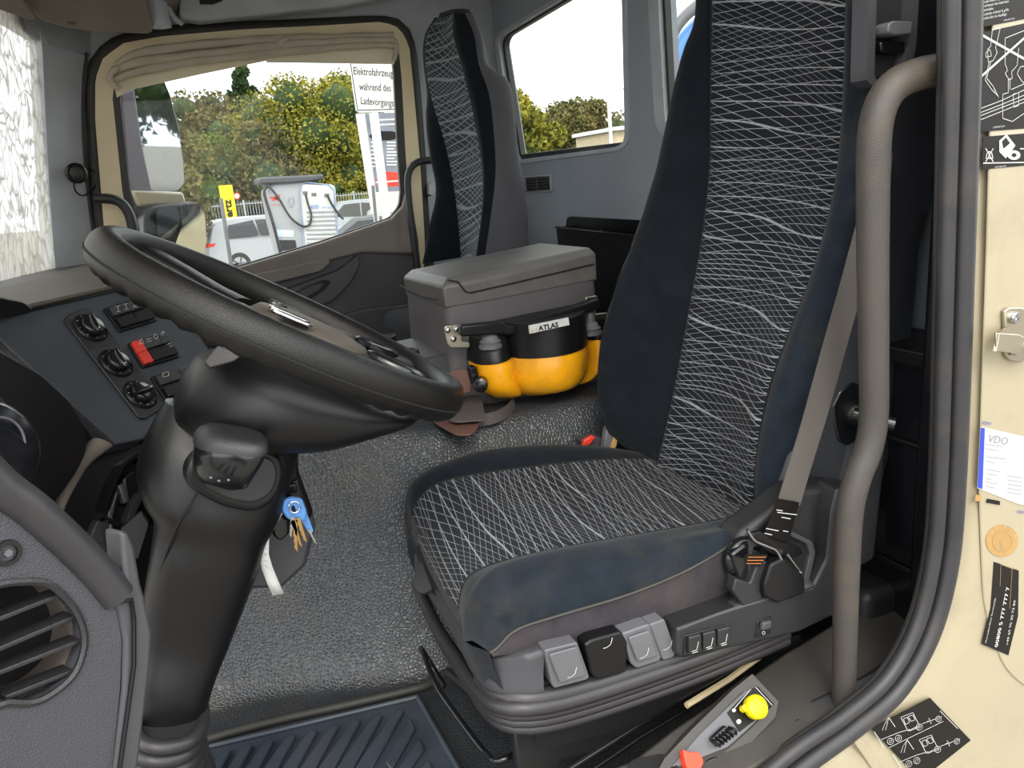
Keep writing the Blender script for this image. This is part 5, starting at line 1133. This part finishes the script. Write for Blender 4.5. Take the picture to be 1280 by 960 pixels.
for k in range(12):
    q = 2*math.pi*k/12+.2; x, y = cx+16*math.cos(q), cy+16*math.sin(q)
    text(str(k % 12+1), PJ2, (x-2*math.cos(q+1.57), y-2*math.sin(q+1.57)), (x+3*math.cos(q+1.57), y+3*math.sin(q+1.57)), .0036, M_['white'], t, off=O4)
lines('rings', PJ2, [[(cx+12*math.cos(j*.3), cy+12*math.sin(j*.3)) for j in range(22)]], .001, M_['cream'], t, off=O4)
text('2021', PJ2, (1254, 686), (1251, 664), .0075, M_['cream'], t, off=O4)
t = sticker('service_sticker', 'black strip sticker with service telephone numbers running up the door pillar', [(1242, 702), (1273, 713), (1272, 770), (1260, 819), (1227, 805), (1238, 760)])
text('00800 5 777 777 7', PJ2, (1246, 808), (1259, 742), .0088, M_['white'], t, off=O4, sx=1.25, bold=.0002)
text('+49 69 95 30 73 89', PJ2, (1259, 806), (1269, 748), .0062, M_['white'], t, off=O4, sx=1.3)
text('Mercedes-Benz Service24h', PJ2, (1232, 803), (1245, 742), .0042, M_['white'], t, off=O4, sx=1.35)
lines('rules', PJ2, [[(1250, 706), (1249, 732)], [(1264, 711), (1261, 760)], [(1250, 705), (1266, 711)]], .0008, M_['brownp'], t, off=O4)
# decal with the two trucks, low on the sill
t = sticker('truck_pictogram_sticker', 'dark sticker with two line-drawn trucks and cranes on the cream sill', [(1162, 872), (1213, 925), (1150, 975), (1088, 910)])
def truck(x, y):
    return [[(x, y), (x+12, y+20)], [(x+14, y-2), (x+18, y-18), (x+26, y-6)], [(x+18, y-18), (x+13, y-10), (x+10, y-2)], [(x+8, y+10), (x+30, y+1), (x+44, y-3)], [(x+33, y-18), (x+48, y-24), (x+56, y-8), (x+42, y-1), (x+33, y-18)], [(x+36, y-16), (x+41, y-18), (x+44, y-12), (x+39, y-9), (x+36, y-16)], [(x+42, y-19), (x+48, y-21), (x+51, y-15), (x+46, y-13), (x+42, y-19)], [(x+44, y-1), (x+58, y-7)]]+[
        [(x+cx_+r*math.cos(j*.63), y+cy_+r*math.sin(j*.63)) for j in range(11)] for cx_, cy_, r in ((20, 12, 4), (20, 12, 1.6), (30, 8, 4), (30, 8, 1.6), (56, -6, 4), (56, -6, 1.6), (80, -16, 3.5), (80, -16, 1.4))]+[[(x+60, y-10), (x+84, y-19)], [(x+66, y-13), (x+72, y-14)], [(x+68, y-17), (x+71, y-10)]]
lines('drawing', PJ2, truck(1092, 914), .0010, M_['white'], t, off=O4)
lines('drawing', PJ2, truck(1115, 942), .0010, M_['white'], t, off=O4)
lines('drawing', PJ2, [[(1110, 934), (1178, 901)], [(1174, 888), (1196, 910)]], .0010, M_['white'], t, off=O4)
# ================================================================== OUTSIDE
GZ = -.95
asphalt = mat('asphalt', '#7c776f', .9, var=.12, vs=2, grain=.3, gs=60)
st(MB().box((0, 60, GZ-.05), (260, 260, .1)).build('ground', asphalt, smooth=False))
def leafmat(n, a, b_):
    m = mat(n, a, .7, c2=b_, vs=.9, spec=.2); return m
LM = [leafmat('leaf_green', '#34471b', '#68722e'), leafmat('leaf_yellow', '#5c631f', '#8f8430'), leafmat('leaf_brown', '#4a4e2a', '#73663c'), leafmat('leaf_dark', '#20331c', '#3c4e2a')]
bark = mat('bark', '#5a4a38', .9, var=.2)
import numpy as np
rng = np.random.default_rng(3)
def tree(p, h, r, lm, label, n=7000, kind='tree', conical=False, leaf=.16):
    n = int(n*2.4); t = thing('tree', label, 'tree', p, None)
    B = Vector(p)
    MB().tube([B, B+Vector((.1, 0, h*.3)), B+Vector((-.1, 0, h*.75))], [h*.025, h*.018, h*.006], 8, 8).build('trunk', bark, t)
    cl = []
    for k in range(26 if not conical else 30):
        if conical:
            z = .12+.86*k/29; rr = r*(1.04-z); a = rng.uniform(0, 6.28); cl.append((math.cos(a)*rr*.7, math.sin(a)*rr*.7, h*z, max(.35, r*.42*(1.15-z))))
        else:
            a = rng.uniform(0, 6.28); z = rng.uniform(.3, .9); rr = r*math.sin(math.pi*min(1, (z-.12)/.9))**.6*rng.uniform(.3, .8)
            q_ = r*rng.uniform(.22, .40); cl.append((math.cos(a)*rr, math.sin(a)*rr, min(h*z, h-q_), q_))
    v = np.zeros((n*3, 3)); c = np.array(cl)[rng.integers(0, len(cl), n)]
    d = rng.normal(size=(n, 3)); d /= np.linalg.norm(d, axis=1)[:, None]; d *= rng.uniform(.2 if conical else .7, 1.15, n)[:, None]
    ctr = c[:, :3]+d*c[:, 3:4]*np.array([1, 1, .8])+np.array(p)
    a_ = rng.normal(size=(n, 3)); a_ /= np.linalg.norm(a_, axis=1)[:, None]; b_ = np.cross(a_, rng.normal(size=(n, 3))); b_ /= np.linalg.norm(b_, axis=1)[:, None]
    s = leaf*rng.uniform(.6, 1.3, n)[:, None]
    v[0::3] = ctr-a_*s; v[1::3] = ctr+a_*s; v[2::3] = ctr+b_*s*1.2
    me = bpy.data.meshes.new('foliage'); me.vertices.add(n*3); me.vertices.foreach_set('co', v.ravel()); me.loops.add(n*3); me.loops.foreach_set('vertex_index', np.arange(n*3)); me.polygons.add(n); me.polygons.foreach_set('loop_start', np.arange(0, n*3, 3)); me.polygons.foreach_set('loop_total', np.full(n, 3)); me.update(); me.validate()
    me.materials.append(lm); o = bpy.data.objects.new('foliage', me); col.objects.link(o); o.parent = t; o.location = -Vector(p); stuff(o)
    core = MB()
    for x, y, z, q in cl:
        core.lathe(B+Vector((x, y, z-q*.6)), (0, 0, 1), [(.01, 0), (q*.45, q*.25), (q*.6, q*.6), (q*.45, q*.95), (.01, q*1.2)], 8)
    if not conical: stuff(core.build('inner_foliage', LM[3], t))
    return t
def at(px, d):      # foot point on the ground below pixel column px at distance d
    q = V(px, 260, Y=d); return (q.x, d, GZ)
def hgt(px, py, d): return V(px, py, Y=d).z-GZ
specs = [(265, 108, 42, 3.0, 2, 'light autumn-brown deciduous tree with a loose crown, left of the tall conifer', 0, 7000), (243, 165, 37, 3.0, 0, 'green and yellow bushy tree behind the yellow flag, left side', 0, 7000),
         (328, 84, 46, 3.6, 3, 'tall dark green conifer between the autumn trees', 1, 12000), (318, 150, 37, 3.4, 2, 'brownish-green round tree behind the charging station', 0, 8000),
         (392, 92, 38, 4.0, 1, 'large yellow-green tree with a slender trunk, left of the text sign', 0, 11000), (448, 84, 42, 2.8, 1, 'yellow-leaved tree rising behind the white text sign', 0, 8000),
         (285, 190, 40, 4.0, 3, 'low dark green tree behind the fence near the yellow flag', 0, 7000), (380, 195, 42, 5.0, 3, 'dark green tree mass behind the large yellow-green tree', 0, 7000), (470, 150, 44, 4.0, 0, 'green tree seen through the posts of the text sign', 0, 6000),
         (450, 215, 35, 1.6, 1, 'small yellow-green shrub tree by the fence below the text sign', 0, 2500), (205, 115, 24, 1.8, 2, 'thin yellow-brown tree at the left of the passenger window', 0, 5000), (180, 190, 38, 4.0, 0, 'green tree behind the passenger-side mirror', 0, 5000)]
for px, py, d, r, m, lab, con, n in specs:
    tree(at(px, d), hgt(px, py, d), r, LM[m], lab, n, conical=bool(con), leaf=.085 if d < 40 else .10)
for px, py, d, r, m, lab in [(730, 118, 42, 3.2, 2, 'round autumn tree seen through the rear window'), (640, 100, 30, 2.6, 1, 'yellow-green tree at the left edge of the rear window'), (672, 168, 50, 3.6, 0, 'distant low green tree in the rear window, left of the round one')]:
    q = V(px, 260, Y=d); tree((q.x, d, GZ), hgt(px, py, d), r, LM[m], lab, 7000, leaf=.13)
# fence along the far edge
fn = thing('wire_fence', 'grey steel mesh fence in front of the trees', 'fence', at(300, 33))
f0, f1 = Vector(at(150, 33)), Vector(at(1000, 33)); fd = (f1-f0)
zinc_f = mat('fence_grey', '#9a9d9f', .5)
fz = hgt(300, 252, 33)
bars = MB()
for k in range(300):
    p = f0+fd*(k/300); bars.box(p+Vector((0, 0, fz/2)), (.02, .02, fz))
stuff(bars.build('bars', zinc_f, fn, smooth=False))
for z_ in (.3, fz-.1): MB().box((f0+f1)/2+Vector((0, 0, z_)), (fd.length, .03, .04)).build('rail', zinc_f, fn, smooth=False)
for k in range(16): MB().box(f0+fd*(k/15)+Vector((0, 0, fz/2)), (.07, .07, fz+.1)).build('post', zinc_f, fn, smooth=False)
# post nearer the truck
t = tag(MB().tube([V(276, 248, Y=9.0), V(291, 345, Y=9.0), V(300, 440, Y=9.0)], .022, 10).build('fence_post', M_['greyl']), 'thin galvanised post in front of the white car', 'post')
def car(name, label, p, yaw, L, Wd, H, paint, suv=True):
    t = thing(name, label, 'car', p); P = Vector(p); R = Matrix.Rotation(yaw, 3, 'Z')
    T = lambda x, y, z: P+R @ Vector((x, y, z))
    prof = [(-.50, .22), (-.50, .50), (-.485, .60), (-.43, .90), (-.38, .985), (-.20, 1.0), (.02, .99), (.17, .66), (.20, .62), (.42, .56), (.49, .44), (.50, .22)] if suv else [(-.50, .22), (-.50, .60), (-.47, .68), (-.36, .70), (-.26, .96), (-.12, 1.0), (.04, .98), (.18, .68), (.42, .58), (.49, .45), (.50, .22)]
    rows = []
    for s in (-1, -.97, -.86, 0, .86, .97, 1):
        row = []
        for x, z in prof:
            zz = z*H; w = Wd/2*s
            if z > .62: w *= 1-.30*(z-.62)/.38
            k = 1 if abs(s) < .98 else (.985); row.append(T(x*L*k, w, zz if abs(s) < .9 else zz*(.985 if z > .3 else 1)))
        rows.append(row)
    MB().loft(rows).build('body', paint, t, angle=35)
    gm = M_['gloss']
    for s in (-1, 1):
        wx = lambda x, z: T(x*L, s*(Wd/2*(1-.30*(z-.62)/.38)+.012), z*H)
        ws = [[(-.36, .66), (-.33, .88), (-.16, .93), (-.15, .66)], [(-.135, .66), (-.145, .93), (.0, .92), (.12, .68)]]
        for w_ in ws: MB().prism([wx(x, z) for x, z in w_], R @ Vector((0, -s*.02, 0))).build('side_window', gm, t, smooth=False)
        for x in (-.31, .31):
            c = T(x*L, s*(Wd/2-.10), .33)
            w = MB().lathe(c, R @ Vector((0, s, 0)), [(.001, -.1), (.33, -.1), (.34, 0), (.33, .105), (.22, .115), (.20, .09), (.001, .09)], 24).build('wheel', M_['rubber'], t)
            hub = MB()
            for k in range(5):
                q = 2*math.pi*k/5; e = R @ Vector((math.cos(q), 0, math.sin(q))); hub.tube([c+R @ Vector((0, s*.112, 0)), c+e*.2+R @ Vector((0, s*.112, 0))], .022, 6)
            fix(hub.build('rim', M_['greyl'], None), w)
        MB().prism([T(-.502*L, s*Wd*.49, .55*H), T(-.502*L, s*Wd*.30, .54*H), T(-.504*L, s*Wd*.30, .60*H), T(-.49*L, s*Wd*.49, .62*H)], R @ Vector((.02, 0, 0))).build('tail_light', M_['red'], t, smooth=False)
        MB().prism([T(-.46*L, s*(Wd*.5+.005), .55*H), T(-.50*L, s*(Wd*.5+.0), .55*H), T(-.49*L, s*(Wd*.5+.0), .61*H), T(-.44*L, s*(Wd*.5+.005), .60*H)], R @ Vector((0, -s*.02, 0))).build('tail_light', M_['red'], t, smooth=False)
    MB().prism([T(-.472*L, -Wd*.37, .66*H), T(-.472*L, Wd*.37, .66*H), T(-.435*L-.03, Wd*.33, .90*H), T(-.435*L-.03, -Wd*.33, .90*H)], R @ Vector((-.02, 0, 0))).build('rear_window', gm, t, smooth=False)
    MB().box(T(-.505*L, 0, .40*H), (.02, .52, .11), R).build('number_plate', M_['white'], t, smooth=False)
    MB().box(T(-.48*L, 0, .25*H), (.2, Wd*.96, .2), R).build('bumper', M_['plastic'], t, bevel=.03)
    MB().box(T(.10*L, 0, .82*H), (.02, Wd*.62, .3), R @ Matrix.Rotation(math.radians(-62), 3, 'Y')).build('windscreen', gm, t, smooth=False)
    return t
wp = M_['whitep']
car('car', 'white sport-utility car parked in front of the charging station', at(332, 25), math.radians(14), 4.4, 1.85, 1.65, wp)
car('car', 'white hatchback farther left, behind the sport-utility car', at(236, 30), math.radians(20), 4.2, 1.8, 1.5, M_['whitep'], True)
car('car', 'dark grey car parked right of the charging station', at(455, 21), math.radians(150), 4.4, 1.8, 1.45, mat('grey_car', '#55585c', .3, coat=.5), False)
car('car', 'dark saloon car nearest the window edge, right of the charging station', at(478, 15), math.radians(165), 4.3, 1.8, 1.42, mat('dark_car', '#3c3a3e', .3, coat=.5), False)
car('car', 'white estate car near the fence behind the dark cars', at(470, 29), math.radians(170), 4.4, 1.8, 1.5, wp, True)
car('car', 'small white van by the fence, far right of the charging station', at(428, 31), math.radians(175), 4.2, 1.7, 1.8, wp, True)
# charging station
YC = 16.0; PCh = YP(YC)
cs = thing('charging_station', 'white electric vehicle charging station with hanging cables', 'charging station', at(380, YC))
slab('cabinet', PCh, [(332, 238), (342, 229), (375, 226), (418, 231), (420, 236), (424, 300), (430, 420), (372, 420), (350, 318), (340, 280)], 1.0, M_['whitep'], cs, bevel=.05)
slab('front_door', PCh, [(377, 230), (414, 232), (418, 240), (422, 320), (424, 400), (384, 400), (380, 320), (375, 245)], .03, M_['white'], cs, off=.04, bevel=.02)
MB().tube([PCh.off(x, y, .05) for x, y in [(376, 400), (381, 320), (375, 244), (376, 231), (382, 228), (410, 231), (417, 238), (422, 310), (424, 400)]], .012, 6).build('blue_edge', mat('edge_blue', '#7f93b8', .4), cs)
slab('canopy', PCh, [(324, 222), (386, 219), (403, 218), (404, 225), (360, 229), (325, 230)], 1.2, M_['grey'], cs, off=.1, bevel=.03)
MB().tube([PCh.off(x, y, .06) for x, y in [(334, 232), (330, 238), (332, 250), (341, 280), (349, 312), (353, 330)]], .03, 8, 30).build('side_rail', M_['plastic'], cs)
MB().tube([PCh.off(x, y, .10) for x, y in [(334, 232), (340, 238), (349, 250), (361, 270), (372, 280), (380, 283), (386, 280), (388, 268), (384, 255), (381, 243)]], .022, 8, 50).build('charge_cable', M_['plastic'], cs)
MB().tube([PCh.off(x, y, .10) for x, y in [(408, 244), (413, 254), (421, 266), (428, 274)]], .022, 8, 20).build('charge_cable', M_['plastic'], cs)
for k in range(9): slab('louvre', PCh, [(383, 264+k*5.5), (419, 263+k*5.5), (419.4, 265.2+k*5.5), (383.2, 266.2+k*5.5)], .02, M_['whitep'], cs, off=.06, bevel=.004)
slab('screen_slot', PCh, [(349, 300), (369, 300), (371, 312), (352, 313)], .02, M_['plastic'], cs, off=.02, bevel=.004)
slab('blue_strip', PCh, [(344, 287), (367, 288), (367, 296), (346, 296)], .01, mat('pale_blue', '#b9c8e0', .5), cs, off=.006, bevel=0)
for x, y in ((381, 241), (392, 243), (408, 244)): slab('socket', PCh, [(x-3, y-2), (x+3, y-2), (x+3, y+2), (x-3, y+2)], .03, M_['greyl'], cs, off=.06, bevel=.01)
bt = mat('blue_text', '#5b86c8', .5)
text('400', PCh, (387, 261.5), (402, 260.5), .085, bt, cs, off=.055); text('kW hpc', PCh, (402, 260.5), (412, 260), .04, bt, cs, off=.055)
lines('red_swirl', PCh, [[(338, 247), (344, 247), (348, 250)], [(341, 250), (347, 248), (349, 244)]], .035, M_['red'], cs, off=.006)
text('TotalEnergies', PCh, (338, 257), (352, 256.6), .028, M_['redo'], cs, off=.006)
lines('round_logo', PCh, [[(364+4*math.cos(j*.5), 253+6*math.sin(j*.5)) for j in range(14)], [(361, 250), (364, 257), (367, 250)]], .012, M_['greyp'], cs, off=.006)
# yellow flag sign
PFl = YP(30)
fl_ = thing('flag_sign', 'bright yellow sign with vertical black lettering behind the white car', 'sign', at(285, 30))
slab('board', PFl, [(273, 232), (290, 231), (296, 266), (298, 290), (281, 290), (279, 266)], .06, M_['yellowb'], fl_, bevel=.005)
text('Hertz', PFl, (292.5, 281), (287, 241), .27, M_['blackp'], fl_, off=.02, sx=1.0, bold=.012)
MB().tube([PFl.hit(289, 290), Vector(at(290, 30))], .04, 8).build('pole', M_['greyl'], fl_)
t = thing('road_sign', 'small round red-rimmed road sign by the fence', 'sign', at(297, 32))
MB().lathe(V(296, 245, Y=32), (0, -1, 0), [(.13, 0), (.13, .02), (.10, .021), (.001, .021)], 24).build('disc', M_['red'], t)
MB().lathe(V(296, 245, Y=31.97), (0, -1, 0), [(.09, 0), (.09, .02), (.001, .02)], 20).build('disc_face', M_['white'], t)
MB().tube([V(296, 245, Y=32.05), Vector(at(297, 32.05))], .03, 8).build('pole', M_['greyl'], t)
# parking sign on its silver pole
PSn = YP(9); sg = thing('parking_sign', 'white text sign about electric vehicles on a silver pole', 'sign', at(475, 9))
slab('board', PSn, [(436, 74), (504, 72), (512, 139), (449, 141), (445, 138)], .02, M_['white'], sg, bevel=.003)
lines('border', PSn, [[(438, 78), (447, 138), (510, 136)]], .008, M_['blackp'], sg, off=.002)
din = M_['blackp']
text('Elektrofahrzeuge', PSn, (441.5, 93), (488, 96), .082, din, sg, off=.003, sx=.62)
text('w\u00e4hrend des', PSn, (449, 112.5), (490, 114.5), .082, din, sg, off=.003, sx=.62)
text('Ladevorgangs', PSn, (450.5, 130), (490, 133), .082, din, sg, off=.003, sx=.62)
MB().tube([V(467, 141, Y=9.04), V(487, 300, Y=9.04), Vector((V(490, 330, Y=9.04).x, 9.04, GZ))], .052, 14).build('pole', M_['chrome'] if False else mat('galvanised', '#c6c8c8', .4, .2), sg)
# tall advertising board behind it
YA = 10.5; PAd = YP(YA); ad = thing('advertising_board', 'tall white-framed advertising board with a red car picture behind the parking sign', 'billboard', at(480, YA))
slab('frame', PAd, [(446, 142), (508, 140), (524, 260), (474, 268), (466, 268)], .08, M_['white'], ad, bevel=.004)
slab('poster', PAd, [(456, 142), (504, 140), (518, 238), (470, 240)], .004, mat('poster_grey', '#6f7480', .6, var=.2, vs=5), ad, off=.003, bevel=0)
slab('poster_car', PAd, [(470, 222), (482, 214), (500, 216), (514, 222), (516, 232), (472, 234)], .003, M_['red'], ad, off=.005, bevel=0, r=3)
slab('poster_disc', PAd, [(460, 170), (470, 164), (492, 164), (500, 169), (492, 175), (468, 176)], .003, M_['blackp'], ad, off=.005, bevel=0, r=4)
lines('print', PAd, [[(464, 178+k*5), (468, 178+k*5)] for k in range(7)]+[[(484, 178+k*4), (498-(k % 3)*3, 178+k*4)] for k in range(8)]+[[(475, 156), (496, 155)], [(472, 150), (498, 149)], [(470, 228), (512, 225)]], .02, M_['white'], ad, off=.006)
MB().tube([PAd.hit(470, 262)+Vector((0, .03, 0)), Vector((V(472, 300, Y=YA).x, YA+.03, GZ))], .04, 8).build('leg', M_['white'], ad)
MB().tube([PAd.hit(512, 258)+Vector((0, .03, 0)), Vector((V(516, 300, Y=YA).x, YA+.03, GZ))], .04, 8).build('leg', M_['white'], ad)
t = tag(MB().tube([V(466, 232, Y=8.6), V(470, 276, Y=8.6), Vector((V(474, 320, Y=8.6).x, 8.6, GZ))], .018, 8).build('fence_post', M_['greyl']), 'thin galvanised post in front of the parking sign pole', 'post')
# lamp mast seen through the rear window
q = at(761, 30); mt = thing('sign_mast', 'white mast with a horizontal arm seen through the rear window', 'mast', (V(763, 200, Y=20).x, 20, GZ))
MB().tube([V(760, 113, Y=20), V(764, 180, Y=20), Vector((V(768, 240, Y=20).x, 20, GZ))], .055, 8).build('pole', M_['white'], mt)
MB().tube([V(760, 114, Y=20), V(800, 108, Y=20)], .025, 8).build('arm', M_['white'], mt)
t = thing('low_building', 'low beige flat-roofed building at the right of the rear window', 'building', (V(790, 200, Y=34).x, 34, GZ))
slab('walls', YP(34), [(768, 164), (840, 156), (850, 260), (772, 270)], 4, mat('building_wall', '#b7a88c', .8), t, bevel=0, smooth=False)
slab('roof_edge', YP(34), [(764, 159), (842, 151), (842, 156), (764, 164)], 4.4, M_['white'], t, off=.3, bevel=0, smooth=False)
# crane part on the chassis behind the cab
t = thing('crane_body', 'curved white and blue crane part behind the cab, seen at the right rear window', 'crane', (1.9, 2.4, 0))
yk = 2.6
def arc(pts, r, name, m, y=yk): MB().tube([V(x, q, Y=y) for x, q in pts], r, 14, 40).build(name, m, t)
arc([(826, 140), (829, 100), (835, 58), (850, 28), (875, 4), (905, -18), (940, -35)], .022, 'outer_hoop', M_['greyl'])
arc([(836, 150), (838, 105), (843, 72), (856, 46), (880, 22)], .024, 'blue_hoop', M_['blue'], 2.65)
arc([(846, 150), (850, 100), (862, 62), (886, 34), (915, 14)], .05, 'white_drum', M_['whitep'], 2.7)
MB().tube([V(845, 150, Y=2.6), V(850, 300, Y=2.6)+Vector((0, 0, -1))], .05, 10).build('post', M_['grey'], t)
MB().box((2.3, 2.2, -.1), (1.5, 2.2, .3)).build('chassis_bed', M_['steel'], t, bevel=.02)
# ---- mirrors on the passenger side
ym = 3.42
mt = thing('side_mirrors', 'outside mirror assembly with a large and a wide-angle mirror beyond the passenger window', 'mirror', V(190, 240, Y=ym))
PMi = Plane.three(V(160, 120, Y=3.40), V(225, 110, Y=3.60), V(180, 240, Y=3.42))
gp = [(166, 112), (204, 100), (212, 120), (222, 160), (228, 200), (230, 228), (222, 238), (200, 241), (184, 236), (172, 180)]
slab('mirror_glass', PMi, gp, .004, M_['mirror'], mt, off=.002, bevel=0, r=3, smooth=False)
slab('housing', PMi, offs(gp, 2.5), .06, M_['plasticb'], mt, bevel=.01, r=4)
slab('housing_back', PMi, [(148, 118), (166, 108), (176, 180), (188, 236), (178, 300), (160, 260)], .08, mat('mirror_arm', '#4c4450', .5), mt, off=.01, bevel=.01)
mw = mt
MB().tube([(-.34, 3.18, .62), (-.30, 3.34, .66), (-.18, 3.44, .75)], .03, 10, 16).build('mirror_arm', M_['plasticb'], mt)
MB().tube([(-.24, 3.18, 1.55), (-.2, 3.34, 1.52), (-.14, 3.44, 1.42)], .025, 10, 16).build('mirror_arm', M_['plasticb'], mt)
PMw = Plane.three(V(190, 280, Y=3.34), V(245, 290, Y=3.44), V(210, 320, Y=3.37))
g1 = [(193, 262), (214, 256), (222, 264), (222, 280), (212, 296), (198, 300), (192, 288)]
g2_ = [(222, 257), (246, 254), (254, 268), (256, 300), (252, 322), (240, 321), (216, 308), (226, 280)]
slab('mirror_glass', PMw, g1, .004, M_['mirror'], mw, off=.012, bevel=0, r=4, smooth=False)
slab('mirror_glass', PMw, g2_, .004, M_['mirror'], mw, off=.012, bevel=0, r=4, smooth=False)
slab('housing', PMw, [(180, 270), (184, 262), (195, 256), (246, 252), (256, 268), (258, 305), (253, 325), (240, 324), (215, 312), (190, 306), (180, 300)], .07, M_['plasticb'], mw, off=.008, bevel=.012, r=6)
slab('arm_cover', PMw, [(172, 238), (235, 240), (240, 256), (180, 258)], .05, M_['cream'], mw, off=-.03, bevel=.01)
# filling-station building reflected and seen past the truck front
t = thing('front_building', 'pale building seen through the cracked windscreen', 'building', (-14, 40, GZ))
MB().box((-19, 45, GZ+2), (8, 26, 4)).build('walls', mat('station_wall', '#c9b79a', .8, var=.2, vs=.4), t, smooth=False)
MB().box((-19, 45, GZ+4.2), (9, 27, .5)).build('roof_edge', M_['white'], t, smooth=False)
# things behind the camera that the mirrors and the light can see
for (x, y, r, h_, m, lab) in ((14, -16, 4, 8, 0, 'green tree on the driver side of the truck, outside the frame to the right'), (24, -20, 4.5, 9, 1, 'yellow tree on the driver side, farther back'), (30, 4, 4, 8, 3, 'dark tree behind the truck'), (8, -26, 5, 9, 2, 'brown tree behind the photographer')):
    tree((x, y, GZ), h_, r, LM[m], lab, 5000, leaf=.16)
flush_texts()
